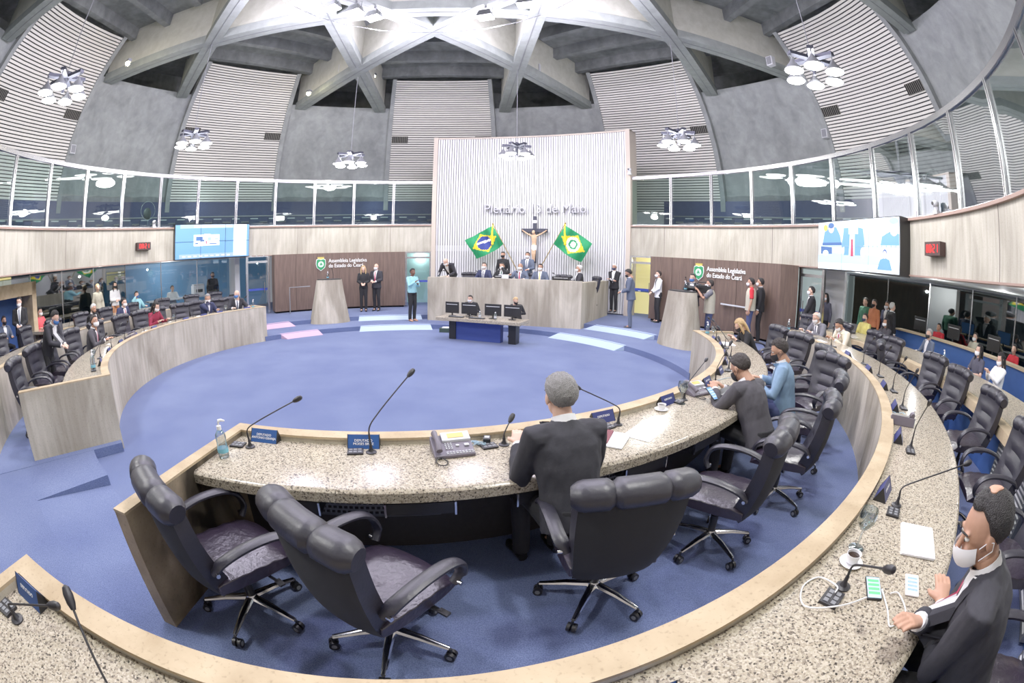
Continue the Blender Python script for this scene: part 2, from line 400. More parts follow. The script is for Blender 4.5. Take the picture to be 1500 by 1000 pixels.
# ---------------- glazing of the balcony
posts=[23.0+9.4*i for i in range(17)]
for s in (-1,1):
    t=thing('glass_railing','tall glass balcony railing with steel posts %s of the white slatted wall'%('left' if s<0 else 'right'),'railing')
    for i,a in enumerate(posts):
        p=W(9.83,s*a,0); b=MB()
        for q in (-.03,.03): b.box(p+Vector((0,0,(ZL+ZR)/2+.03))+W(1,s*a+90)*q,(.035,.07,ZR-ZL),(0,0,-RAD(s*a)))
        b.obj('post',STEEL,t,smooth=False)
        if i<len(posts)-1:
            b=MB(); b.arc([(9.85,ZL+.07),(9.85,ZR-.02)],s*(a+.35),s*(a+9.05),1.5,closed=False); g=b.obj('glass_pane',GLASS,t)
    b=MB(); b.ring(9.80,9.88,ZR,ZR+.11,s*23,s*173.4,1.5); b.obj('top_rail',STEEL,t)
    b=MB(); b.ring(9.81,9.87,ZL+.05,ZL+.09,s*23,s*173.4,1.5); b.obj('bottom_rail',STEEL,t)
# ---------------- lower glazing, doors, rooms behind
TEALW=mat('teal_room_wall',(150,190,188),.7,emit=.25); YELW=mat('yellow_lit_wall',(244,226,150),.7,emit=.7)  # emission puts the room lighting into the walls' own colour
BLUEW=mat('blue_room_wall',(96,140,178),.8,noise=.2,nscale=2,emit=.18); LITW=mat('pale_lit_wall',(208,222,220),.7,emit=.35)  # these walls glow too, standing in for light inside the rooms
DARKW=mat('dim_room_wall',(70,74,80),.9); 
b=MB()
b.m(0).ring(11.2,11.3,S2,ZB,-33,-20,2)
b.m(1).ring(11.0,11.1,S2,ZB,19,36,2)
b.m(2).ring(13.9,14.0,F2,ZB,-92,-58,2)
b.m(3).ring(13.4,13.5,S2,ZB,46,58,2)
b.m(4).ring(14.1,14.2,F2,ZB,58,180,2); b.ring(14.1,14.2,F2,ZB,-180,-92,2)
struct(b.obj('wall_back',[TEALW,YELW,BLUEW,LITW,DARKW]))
def door(n,p0,p1,R,z0,z1,nm):
    b=MB(); 
    for a in (p0,p1): b.ring(R-.04,R+.04,z0,z1,a-.25,a+.25,1)
    b.ring(R-.04,R+.04,z1-.06,z1,p0,p1); b.ring(R-.05,R+.05,z1-.28,z1-.2,p0,p1)
    f=struct(b.obj('door_%d'%n,STEEL))
    b=MB(); b.arc([(R,z0+.02),(R,z1-.28)],p0+.2,p1-.2,1,closed=False); b.obj('door_glass',CLEAR,f)
    b=MB(); m_=(p0+p1)/2; q=p1-1.1 if nm<0 else p0+1.1
    b.tube([W(R-.07,q,z0+.85),W(R-.07,q,z0+1.25)],.015,8); b.obj('door_handle',STEEL,f)
    b=MB(); b.ring(R-.006,R-.003,z0+.95,z0+1.03,p0+.3,p1-.3); b.obj('door_band',mat('blue_band',(40,60,150),.5) if 'blue_band' not in MATS else MATS['blue_band'],f)
door(1,-29.2,-23.4,9.75,S2,ZB,1); door(2,23.5,29.2,9.75,S2,ZB,-1); door(3,-67.2,-62,9.8,F2,ZB,-1); door(4,62.0,67.2,9.95,S2,ZB,1)
BG=[]
for n_,(p0,p1,R) in enumerate(((-92,-67.5,11.6),(-121,-92,11.6),(58,150,13.95))):
    b=MB(); b.arc([(R,F2+.05),(R,ZB-.05)],p0,p1,1.5,closed=False); g=struct(b.obj('window_%d'%(n_+1),CLEAR if n_==0 else DGLASS))
    b=MB(); k=max(1,round((p1-p0)/8))
    for i in range(k+1): a=p0+(p1-p0)*i/k; b.ring(R-.012,R+.012,F2,ZB,a-.08,a+.08,1)
    b.obj('window_frame',STEEL,g)
struct(MB().ring(11.0,11.9,F2,ZB,-68,-66.9).obj('wall_pier',WHITE))
b=MB(); b.ring(10.95,11.05,S2,ZB,62.6,67.0); struct(b.obj('wall_partition',WHITE))
# white column beside the right booth
# ---------------- left exit portal in concrete
b=MB()
b.m(0).ring(10.6,11.6,F2,2.2,-117,-116,1); b.ring(10.6,11.6,F2,2.2,-140,-138.8,1); b.ring(10.6,11.6,1.88,2.22,-140,-116,1)
b.m(1).ring(11.5,11.6,F2,1.9,-139,-117,1)
struct(b.obj('door_5',[RIM,BLUEP]))
b=MB(); b.ring(11.62,11.7,2.0,ZB,-140,-118); struct(b.obj('wall_yellow_lit',YELW))  # wall whose yellow glow stands for the light above the portal
# ================================================================= DESKS
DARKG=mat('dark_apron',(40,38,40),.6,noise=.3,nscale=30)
GRILLE=mat('grey_grille',(96,98,104),.5,.4)
def curved_desk(label,s,Ri,Ro,z0,ztop,zgran,p0,p1,endpanels,apron=True,wallm=CONC,Rp=None):
    t=thing('curved_desk',label,'desk'); a,c=s*p0,s*p1
    b=MB(); b.ring(Ri,Ri+.11,z0,ztop-.012,a,c,1); b.obj('front_wall',wallm,t)
    b=MB(); b.ring(Ri-.004,Ri+.116,ztop-.012,ztop+.004,a,c,1); b.obj('rim',RIM,t)
    g=.105
    b=MB(); b.arc([(Ri+.11,zgran-.1),(Ro-.03,zgran-.1),(Ro,zgran-.08),(Ro,zgran-.02),(Ro-.015,zgran-.004),(Ro-.03,zgran),(Ri+.11,zgran)],a,c,1); b.obj('worktop',GRAN,t)
    if apron:
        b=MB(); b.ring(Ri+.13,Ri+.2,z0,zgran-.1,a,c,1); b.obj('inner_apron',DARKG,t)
    Rp=Rp or Ro+.68
    for e in endpanels:
        q=s*e; w=.9*(5.4/Ri)
        b=MB(); b.ring(Ri,Rp,z0-.1,ztop-.012,q,q+s*w*(1 if e==max(p0,p1) else -1),1); b.obj('end_wall',CONCD if (s>0 and Ri<6) else CONC,t)
        b=MB(); b.ring(Ri-.004,Rp+.004,ztop-.012,ztop+.004,q,q+s*w*(1 if e==max(p0,p1) else -1),1); b.obj('end_rim',RIM,t)
    return t
D1R=curved_desk('nearest curved inner desk with speckled granite top and concrete front',1,R1,6.13,F1-.12,.945,.9,77,163.8,(163.8,),Rp=6.8)
D1L=curved_desk('curved inner desk with granite top along left side of blue arena',-1,R1,6.13,F1-.12,.945,.9,77,163.9,(163.9,),Rp=6.8)
for t,s in ((D1R,1),(D1L,-1)):
    b=MB(); b.ring(R1,6.25,0,.933,s*76.2,s*77,1); b.obj('end_wall',CONC,t)
    b=MB(); b.ring(R1-.004,6.25,.933,.949,s*76.2,s*77,1); b.obj('end_rim',RIM,t)
D2R=curved_desk('outer curved desk with wide granite top running along the right',1,R2,8.27,0.02,1.03,.985,74,163.9,(163.9,),Rp=8.4)
D2L=curved_desk('outer curved desk with concrete front behind left row of chairs',-1,R2,8.27,0.02,1.03,.985,74,163.9,(163.9,),Rp=8.4)
# drawers and trays hanging under the near desk
for a in (157.6,150.3,143.2,136,129):
    t=D1R; b=MB(); b.ring(5.95,6.1,.72,.795,a-1.9,a+1.9,.6); d=b.obj('drawer',BLK,t)
    for s in (-1,1): MB().ring(5.95,6.115,.715,.8,a+s*1.85-.05,a+s*1.85+.05).obj('drawer_rail',CHROME,d)
for a0,a1 in ((156.5,149),(140,134)):
    b=MB(); b.m(0).ring(5.82,5.86,.56,.72,a0,a1,.8); b.m(0).ring(5.6,5.86,.56,.575,a0,a1,.8)
    n_=22
    for i in range(n_):
        for r in range(4):
            q=a0+(a1-a0)*(i+.2+(r%2)*.4)/n_; b.m(1).ring(5.858,5.866,.585+r*.034,.6+r*.034,q,q+(a1-a0)/n_*.6)
    b.obj('cable_tray',[GRILLE,DARK],D1R,smooth=False)
# outermost press counters
for s in (1,-1):
    t=thing('press_counter','long outermost counter with cream ledge and dark granite on the %s'%('right' if s>0 else 'left'),'counter')
    p0,p1=(70,164) if s>0 else (74,118)
    b=MB(); b.ring(9.28,9.5,.8,.92,s*p0,s*p1,1); b.obj('ledge',RIM,t)
    b=MB(); b.ring(9.5,10.6,.85,.925,s*p0,s*p1,1); b.obj('counter_top',GRAN,t)
    b=MB(); b.ring(9.52,9.6,F2,.82,s*p0,s*p1,1); b.obj('back_board',BLUEP,t)
    if s>0:
        VENT=mat('vent_white',(214,216,218),.5)
        for a0 in (114,):
            for q in (a0,a0+9,a0+18):
                b=MB(); b.ring(9.44,9.5,F2+.03,.76,q,q+8,1); v=b.obj('louvre_panel',GREY,t)
                b=MB()
                for j in range(13): z=F2+.07+j*.05; b.arc([(9.43,z),(9.45,z+.028),(9.455,z+.03),(9.435,z)],q+.2,q+7.8,2)
                b.obj('louvre',VENT,v)
# blue partition with oak cap and booth desk behind (right)
t=thing('blue_partition','long blue partition wall with light wooden cap behind right press counter','partition')
b=MB(); b.ring(12.1,12.2,F2,1.08,73.5,150,1); b.obj('panel',BLUEP,t)
b=MB(); b.ring(12.05,12.35,1.08,1.12,73.5,150,1); b.obj('cap',mat('oak_cap',(206,184,150),.5),t)
# ---------------- podium
P=lambda x,y:(x,y)
fl,fr=W(6.42,-22.8),W(6.42,22.8); bl,br=W(9.3,-19.5),W(9.3,19.5)
t=thing('podium','large grey concrete podium desk below the crucifix','podium')
b=MB(); th=.22
def wallseg(b,a,c,th,z0,z1):
    d=(c-a).normalized(); n_=Vector((-d.y,d.x,0))*th; b.prism([(a.x,a.y),(c.x,c.y),(c.x+n_.x,c.y+n_.y),(a.x+n_.x,a.y+n_.y)],z0,z1)
wallseg(b,fl,fr,th,0.05,1.54); b.obj('front_wall',CONC,t,smooth=False)
for a_,c_ in ((fr,br),(bl,fl)): b=MB(); wallseg(b,a_,c_,th,.05,1.5); b.obj('side_wall',CONC,t,smooth=False)
b=MB(); b.prism([(fl.x+.25,fl.y+.22),(fr.x-.25,fr.y+.22),(fr.x-.2,fr.y+.9),(fl.x+.2,fl.y+.9)],1.36,1.42); b.obj('worktop',GRAN,t,smooth=False)
b=MB(); b.prism([(fl.x+.2,fl.y+.2),(fr.x-.2,fr.y+.2),(br.x-.2,br.y+.4),(bl.x+.2,bl.y+.4)],.2,.7); b.obj('platform',CARPET,t,smooth=False)
PODF=.7
# ---------------- ramps
def ramp_mat(label,m,pa,za,pb,zb,n_=10):
    # pa: front (psi0,psi1,R) pb: back
    b=MB(); vs=[]
    for i in range(n_+1):
        u=i/n_; a=pa[0]+(pa[1]-pa[0])*u; c=pb[0]+(pb[1]-pb[0])*u
        vs+=[W(pa[2],a,za+.004),W(pb[2],c,zb+.012),W(pb[2],c,za-.0)]
    fs=[]
    for i in range(n_):
        k=i*3; fs+=[(k,k+1,k+4,k+3),(k+1,k+2,k+5,k+4)]
    fs+=[(0,2,1),(n_*3,n_*3+1,n_*3+2)]
    b.add(vs,fs); o=b.obj('step_ramp',m); return tag(o,label,'ramp')
ramp_mat('pale blue ramp on lower step in front of the woman in teal',RAMPM,(-45.1,-20.2,5.12),0,(-44.1,-21.2,5.4),S1)
ramp_mat('pale blue ramp on upper step behind the woman in teal',RAMPM,(-43.2,-24.4,6.5),S1,(-42.6,-25,6.8),S2)
ramp_mat('pink ramp on lower step nearest the left lectern',PINKM,(-70.4,-57.7,5.12),0,(-71.6,-58.6,5.4),S1)
ramp_mat('small pink ramp on upper step left of the lectern',PINKM,(-72,-62.0,6.5),S1,(-72,-63.3,6.8),S2)
ramp_mat('pale blue ramp on lower step right of the podium',RAMPM,(19.8,45.2,5.1),0,(22.1,46.4,5.4),S1)
ramp_mat('pale blue ramp under the man in dark suit reading his phone',RAMPM,(23.4,42.2,6.5),S1,(25.8,44,6.8),S2)
# ---------------- concrete lecterns (tapering curved shells)
def lectern(psi,R,label):
    t=thing('lectern',label,'lectern',W(R,psi,S1),-RAD(psi))
    b=MB(); n_=22; prof=[(0,1.0),(.5,.86),(1.0,.72),(1.38,.63)]; vs=[]
    for z,k in prof:
        for i in range(n_): 
            a=2*PI*i/n_; x=math.cos(a); y=math.sin(a)
            vs.append((.68*k*math.copysign(abs(x)**.8,x),.42*k*math.copysign(abs(y)**.8,y)+.0,z))
    fs=[(i*n_+j,i*n_+(j+1)%n_,(i+1)*n_+(j+1)%n_,(i+1)*n_+j) for i in range(3) for j in range(n_)]+[tuple(range(n_))]
    b.add(vs,fs); b.obj('body',CONC,t)
    b=MB(); b.add([(.40*math.copysign(abs(math.cos(2*PI*i/n_))**.8,math.cos(2*PI*i/n_)),.24*math.copysign(abs(math.sin(2*PI*i/n_))**.8,math.sin(2*PI*i/n_)),1.375+z) for z in (0,.03) for i in range(n_)],[tuple(range(n_)),tuple(range(n_,2*n_))]+[(j,(j+1)%n_,n_+(j+1)%n_,n_+j) for j in range(n_)])
    b.obj('reading_top',DARKG,t)
    b=MB(); b.tube([(.15,.05,1.4),(.15,.03,1.55),(.10,-.0,1.72)],.008,8); b.ball((.095,-.005,1.74),.02); b.obj('microphone',BLK,t)
    return t
lectern(-51.2,6.75,'tapered grey concrete lectern standing before the left wooden panel')
lectern(51.6,6.75,'tapered grey concrete lectern standing before the right wooden panel')
# ================================================================= CHAIRS
def smooth_path(P,n=6):
    P=[Vector(p) for p in P]; out=[]
    for i in range(len(P)-1):
        a=P[max(i-1,0)];b=P[i];c=P[i+1];d=P[min(i+2,len(P)-1)]
        for k in range(n):
            t=k/n; out.append(.5*((2*b)+(c-a)*t+(2*a-5*b+4*c-d)*t*t+(3*b-a-3*c+d)*t**3))
    out.append(P[-1]); return out
def make_chair():
    t=thing('swivel_chair','x','chair')
    # seat: thick cushion with waterfall front, soft creases
    b=MB(); nx,ny=10,10; vs=[]
    for lay in (0,1):
        for j in range(ny+1):
            for i in range(nx+1):
                u=i/nx*2-1; v=j/ny*2-1
                x=u*.265*(1-.06*abs(v)**3); y=v*.26
                edge=max(abs(u),abs(v))
                if lay: z=.535-.03*abs(u)**4*1-.045*max(0,v)**3-.02*abs(v)**6-.012*(1-abs(u))*math.cos(v*3)+.004*math.sin(v*14+u*2)
                else: z=.43+.0*v
                vs.append((x,y+.01,z))
    N_=(nx+1)*(ny+1); fs=[]
    for j in range(ny):
        for i in range(nx):
            a=j*(nx+1)+i; fs.append((N_+a,N_+a+1,N_+a+nx+2,N_+a+nx+1)); fs.append((a,a+nx+1,a+nx+2,a+1))
    for i in range(nx): fs.append((i,i+1,N_+i+1,N_+i)); a=ny*(nx+1)+i; fs.append((a,N_+a,N_+a+1,a+1))
    for j in range(ny): a=j*(nx+1); c=a+nx+1; fs.append((a,N_+a,N_+c,c)); fs.append((a+nx,c+nx,N_+c+nx,N_+a+nx))
    b.add(vs,fs); b.obj('seat',LEATHP,t,bevel=.012)
    # backrest: curved padded front + mesh-fabric rear
    def back(front):
        b=MB(); nz,nx=12,10; vs=[]
        for k in range(nz+1):
            v=k/nz; z=(.47 if front else .40)+(.55 if front else .62)*v; yc=-.235-.03*math.sin(v*PI)-.16*v**1.25+.02*v*v
            w=.225+.06*math.sin(min(1,v*1.25)*PI/2)
            for i in range(nx+1):
                u=i/nx*2-1; y=yc+.05*u*u
                if front: y+=.05-.02*u**4+ (.012*math.cos((v-.45)*26) if .1<v<.85 and abs(u)<.66 else 0)
                else: y=yc+.03*u*u-.075*(1-.55*u**4)*math.sin(min(1,v*3.2+.25)*PI/2)*(1-.45*v)-.012; z+=.0
                vs.append((u*w,y,z))
        return vs,nz,nx
    A_,nz,nx=back(1); B_,_,_=back(0); fs=[]; K=len(A_); st=nx+1
    b=MB()
    rear=[]
    for k in range(nz):
        for i in range(nx):
            a=k*st+i; fs.append((a,a+1,a+st+1,a+st)); rear.append((K+a,K+a+st,K+a+st+1,K+a+1))
    for k in range(nz): a=k*st; fs+=[(a,a+st,K+a+st,K+a),(a+nx,K+a+nx,K+a+nx+st,a+nx+st)]
    for i in range(nx): fs.append((i,K+i,K+i+1,i+1)); a=nz*st+i; fs.append((a,a+1,K+a+1,K+a))
    b.add(A_+B_,fs+rear); b.mi=[0]*len(fs)+[1]*len(rear); b.obj('backrest',[LEATH,MESHF],t)
    b=MB(); 
    for r,(yo,zo) in enumerate(((.06,.62),(.052,.86))): pass
    b.tube([(-.16,-.228,.62),(0,-.245,.615),(.16,-.228,.62)],.007,6); b.obj('seam',BLK,t)
    # rolled headrest in three stuffed segments
    b=MB(); P_=[];R_=[]
    for i in range(25):
        u=i/24*2-1; x=u*.315
        d=min(abs(abs(u)-.42),1); r=.084-.022*math.exp(-(d/.035)**2)
        e=1-abs(u); r*= .62 if i in(0,24) else (.9 if i in (1,23) else 1)
        P_.append((x,-.385+.05*u*u,1.01-.02*u*u)); R_.append((r,r*.88))
    b.tube(P_,R_,16,up=(0,0,1)); b.obj('headrest',LEATH,t)
    for s in (-1,1):
        p=smooth_path([(s*.275,-.25,.60),(s*.305,-.20,.66),(s*.315,-.05,.695),(s*.315,.12,.69),(s*.31,.22,.645),(s*.29,.25,.56),(s*.275,.21,.5)],4)
        b=MB(); n_=len(p); b.tube(p,[(.019,.040 if 2<i<n_-4 else .026) for i in range(n_)],10,up=(1,0,0)); a=b.obj('armrest',LEATH,t)
        for q in (p[1],p[-2]): MB().cyl(Vector(q)+Vector((s*.02,0,0)),Vector(q)+Vector((s*.045,0,0)),.012).obj('bolt',CHROME,a)
    b=MB(); b.box((0,0,.41),(.3,.3,.05)); b.box((0,-.16,.42),(.12,.22,.03)); b.tube([(.1,.05,.4),(.3,.09,.395)],.01,6); b.box((.31,.09,.395),(.06,.035,.012)); b.obj('mechanism',BLK,t)
    b=MB(); b.lathe([(.03,.1),(.03,.28),(.022,.28),(.022,.41)],n=16); b.obj('gas_column',BLK,t)
    b=MB(); b.lathe([(.045,.09),(.05,.12),(.035,.15)],n=16); b.obj('hub',CHROME,t)
    for i in range(5):
        a=RAD(72*i+18); d=Vector((math.cos(a),math.sin(a),0))
        b=MB(); b.tube([d*.02+Vector((0,0,.125)),d*.17+Vector((0,0,.118)),d*.33+Vector((0,0,.092))],[(.03,.022),(.024,.018),(.015,.012)],8,up=(0,0,1)); lg=b.obj('leg',CHROME,t)
        b=MB(); c=d*.335; sd=Vector((-d.y,d.x,0))
        for s in (-1,1): b.m(0).cyl(c+sd*.006*s+Vector((0,0,.031)),c+sd*.028*s+Vector((0,0,.031)),.030,n=14); b.m(1).cyl(c+sd*.028*s+Vector((0,0,.031)),c+sd*.030*s+Vector((0,0,.031)),.016,n=10)
        b.m(0).cyl(c+Vector((0,0,.03)),c+Vector((0,0,.09)),.009,n=8); b.obj('caster',[BLK,GREY],lg)
    return t
CH=make_chair()
first=[True]
ORD=['first','second','third','fourth','fifth','sixth','seventh','eighth','ninth','tenth','eleventh','twelfth','thirteenth','fourteenth']
def put_chair(loc,rz,label,group):
    global CH
    if first[0]:
        first[0]=False; c=CH; c.location=loc; c.rotation_euler=(0,0,rz); tag(c,label,'chair',group); return c
    return dup(CH,loc,rz,label,group)
GI='inner row swivel chairs'; GO='outer row swivel chairs'; GL='left side swivel chairs'
def chair_at(R,psi,z,turn,label,group): return put_chair(W(R,psi,z),face_in(psi)+RAD(turn),label,group)
# near inner row: psi, R, turn
NEAR=[(160.0,6.42,-34,'empty black leather chair nearest the concrete end wall of the near desk'),
      (152.3,6.55,-44,'large empty black chair, second from the concrete end wall, glossy seat'),
      (141.6,6.45,-14,'black chair directly behind the grey haired man at the near desk'),
      (132.2,6.50,14,'empty black chair between the grey haired man and the masked phone user'),
      (123.2,6.62,8,'black chair right behind the masked man in grey suit with phone'),
      (114.5,6.66,0,'black chair behind the man in light blue jacket'),
      (106.5,6.78,40,'empty black chair turned to show its front beyond the blue jacket'),
      (99.5,6.75,10,'empty black chair, second beyond the blue jacket man'),
      (90.5,6.72,24,'empty black chair beside the long haired blonde woman'),
      (82.5,6.62,6,'black chair in which the long haired blonde woman sits')]
for ps,R,tn,lab in NEAR: chair_at(R,ps,F1,tn,lab,GI)
RO=[(68.5,8.9),(77,8.9),(84,8.95),(89.5,8.9),(94.2,8.85),(100,8.88),(106,8.85),(113.8,8.85),(122.2,8.8),(130,8.85),(138,8.95)]
ROT=[0,5,-4,12,150,14,10,8,6,10,8]
RL=['black chair at far end of right outer row','black chair under the man in grey suit in right outer row','black chair under the man in cream suit','empty black chair right beside the man in cream suit','black chair turned backwards in the right outer row','first forward facing empty chair nearer than the backward one','second forward facing empty chair nearer than the backward one','third forward facing empty chair nearer than the backward one','fourth empty chair nearer than the backward one, by the louvres','empty black chair just beyond the foreground seated man','black chair in which the foreground man at lower right sits']
for (ps,R),tn,lab in zip(RO,ROT,RL): chair_at(R,ps,F2,tn,lab,GO)
LI=[(-155.2,'empty black chair nearest the aisle in left inner row'),(-146.5,'black chair in front of the standing man in dark suit on the left'),(-139.3,'third empty chair from the aisle in left inner row'),(-131.5,'black chair of the man in white mask looking up, left inner row'),(-121.8,'empty black chair between white masked man and woman in maroon'),(-113.6,'black chair just left of woman in maroon, left inner row'),(-107.5,'black chair of the woman in maroon'),(-101.5,'empty chair to the right of woman in maroon'),(-95.2,'second empty chair to the right of woman in maroon'),(-89.6,'black chair of the man resting his chin, left inner row'),(-84.2,'empty chair between chin resting man and bald man'),(-79.6,'black chair of the bald man at far end of left inner row')]
for ps,lab in LI: chair_at(6.75,ps,F1,random.uniform(-14,14),lab,GL)
LO=[(-133.5,'lone black chair far left below the concrete portal'),(-126,'black chair behind the standing man in left outer row'),(-118.8,'black chair in left outer row just right of the standing man'),(-111.5,'black chair of the man hand on mouth, left outer row'),(-104.6,'black chair of the man in navy suit, left outer row'),(-97.3,'empty chair right of the man in navy suit, left outer row'),(-89.8,'second empty chair right of the man in navy suit'),(-82.5,'empty chair behind the chin resting man, left outer row'),(-76,'farthest chair of the left outer row beside the laptop')]
for ps,lab in LO: chair_at(8.9,ps,F2,random.uniform(-12,12),lab,GL)
# chairs on the podium
for x,y,lab,tn in ((-1.62,7.3,'empty dark chair on podium beside the stooping bald man',10),(.42,8.0,'dark chair on podium behind the central man with crimson tie',0),(1.62,7.6,'empty dark podium chair behind the black monitor',0),(2.5,7.5,'dark podium chair of the white haired man at right end',-60)):
    c=put_chair(Vector((x,y,PODF-.0)),PI+RAD(tn),lab,'podium chairs'); c.scale=(.92,.92,.9)
# ================================================================= PEOPLE
SK1=mat('skin_light',(214,172,150),.55); SK2=mat('skin_tan',(184,138,112),.55); SK3=mat('skin_brown',(120,78,58),.55)
HB=mat('hair_black',(26,22,22),.55,noise=.5,nscale=190,bump=1); HG=mat('hair_grey',(140,138,136),.6,noise=.6,nscale=210,bump=1); HBR=mat('hair_brown',(46,38,34),.55,noise=.5,nscale=190,bump=1); HBL=mat('hair_blonde',(190,158,110),.5,noise=.35,nscale=90); HW=mat('hair_white',(206,204,200),.6,noise=.2,nscale=100)
MW=mat('mask_white',(244,244,246),.7); MK=mat('mask_black',(26,27,32),.75); MBL=mat('mask_blue',(70,120,190),.7); MN=mat('mask_navy',(50,56,84),.75)
CL={}
def cloth(n,c,r=.85): 
    if n not in CL: CL[n]=mat('cloth_'+n,c,r,noise=.14,nscale=26,bump=.25)
    return CL[n]
cloth('charcoal',(40,40,47)); cloth('black',(24,24,28)); cloth('navy',(44,50,82)); cloth('grey',(104,104,112)); cloth('darkgrey',(66,64,70)); cloth('cream',(224,212,188)); cloth('lightblue',(122,152,182)); cloth('maroon',(136,30,56)); cloth('coral',(232,92,98)); cloth('white',(236,236,238)); cloth('teal',(150,206,214)); cloth('khaki',(190,184,164)); cloth('red',(206,40,52)); cloth('jeans',(62,72,112)); cloth('tan',(190,130,90)); cloth('green',(60,110,84)); cloth('yellow',(226,214,120)); cloth('crimson',(176,28,72)); cloth('lilac',(160,140,190)); cloth('slate',(86,96,116)); cloth('orange',(200,120,80)); cloth('floral',(70,70,84))
def bez2(a,b,L1,L2,pole):
    d=b-a; D=d.length; m=L1+L2-.005
    if D>m: b=a+d*(m/D); d=b-a; D=m
    D=max(D,abs(L1-L2)+.01); x=(L1*L1-L2*L2+D*D)/(2*D); h=math.sqrt(max(0,L1*L1-x*x)); u=d.normalized(); p=pole-u*pole.dot(u); p.normalize()
    return a+u*x+p*h,b
TS=bpy.data.scenes.new('tmp')
def remesh(mb,vox,sm=2,name='m'):
    me=mb.mesh(name,[],smooth=False); o=bpy.data.objects.new('tmp',me); TS.collection.objects.link(o)
    r=o.modifiers.new('r','REMESH'); r.mode='VOXEL'; r.voxel_size=vox; r.use_smooth_shade=True
    if sm: s=o.modifiers.new('s','SMOOTH'); s.iterations=sm; s.factor=.5
    vl=TS.view_layers[0]; vl.update(); dg=vl.depsgraph; out=bpy.data.meshes.new_from_object(o.evaluated_get(dg)); bpy.data.objects.remove(o); bpy.data.meshes.remove(me)
    out.name=name; return out
def head_shape(b,Mh,fem=0):
    # skull, jaw, nose, ears, brow in head space: origin = head centre, +Y face
    h=MB(); h.ball((0,-.012,.022),(.076,.094,.092),20,14); h.ball((0,.022,-.042),(.056 if not fem else .052,.062,.068),16,10)
    h.ball((0,.052,-.088),(.026,.024,.02),10,8); h.tube([(0,.078,.018),(0,.098,-.012),(0,.106,-.028)],[.009,.012,.014],8)
    for s in (-1,1):
        h.ball((s*.079,-.008,-.008),(.009,.020,.030),10,8); h.ball((s*.031,.072,-.03),(.022,.016,.022),8,6); h.ball((s*.028,.077,.030),(.024,.010,.007),8,6)
    h.ball((0,.083,-.056),(.024,.010,.009),10,6)
    h.tube([(0,-.035,-.17),(0,-.022,-.11),(0,-.008,-.04)],[.060,.054,.050],14); h.xf(Mh); b.v; b.add(h.v,h.f)
def shell(Mh,mats,name,parent,az0,az1,el0f,el1,R,th=.012,nA=28,nE=10,ctr=(0,-.012,.022),noise_=0.0,freq=40):
    b=MB(); vs=[]
    for lay in (0,1):
        for j in range(nE+1):
            for i in range(nA+1):
                az=az0+(az1-az0)*i/nA; e0=el0f(az); el=e0+(el1-e0)*j/nE
                k=1+(th if lay else 0)*(min(1,.12+j/(nE*.22)))/R[0]
                d=Vector((math.sin(RAD(az))*cos(el),math.cos(RAD(az))*cos(el),sin(el)))
                if lay and noise_: k+=noise_*mnoise.noise(d*freq*.1+Vector((R[0]*99,0,0)))
                vs.append(Vector((d.x*R[0],d.y*R[1],d.z*R[2]))*k+Vector(ctr))
    n_=(nA+1)*(nE+1); fs=[]; st=nA+1
    for j in range(nE):
        for i in range(nA):
            a=j*st+i; fs+=[(n_+a,n_+a+1,n_+a+st+1,n_+a+st),(a,a+st,a+st+1,a+1)]
    for i in range(nA): fs.append((i,i+1,n_+i+1,n_+i))
    for j in range(nE): a=j*st; c=a+nA; fs+=[(a,n_+a,n_+a+st,a+st),(c,c+st,n_+c+st,n_+c)]
    b.add([Mh@v for v in vs],fs); return b.obj(name,mats,parent)
def hand(b,wr,d,pn,side,curl=.5,sc=1.0,detail=True):
    # wr wrist, d direction of fingers, pn palm normal
    d=d.normalized(); pn=(pn-d*pn.dot(d)).normalized(); x=d.cross(pn)*side
    L=.085*sc; 
    b.tube([wr-d*.02,wr+d*.03,wr+d*L],[(.026*sc,.019*sc),(.036*sc,.017*sc),(.040*sc,.014*sc)],10,up=tuple(pn))
    for i,(o,l) in enumerate(((-.031,.062),(-.0105,.075),(.0105,.079),(.031,.070))):
        p=wr+d*L*.93+x*o*sc; pts=[p-d*.02]; ang=0; dd=d.copy()
        pts.append(p)
        for k in range(3):
            ang+=curl*(.5 if k==0 else .8)*.9; dd=d*math.cos(ang)+pn*math.sin(ang); p=p+dd*l*sc*(.42,.32,.26)[k]; pts.append(p)
        b.tube(pts,[.0095*sc,.010*sc,.0092*sc,.0085*sc,.0065*sc],8)
    p=wr+d*.028+x*.026*sc; q=p+(x*.8+d*.7+pn*.3).normalized()*.040*sc; r=q+(d*.9+pn*.5+x*.1).normalized()*.030*sc
    b.tube([p-x*.015,p,q,r],[.014*sc,.014*sc,.011*sc,.008*sc],8)
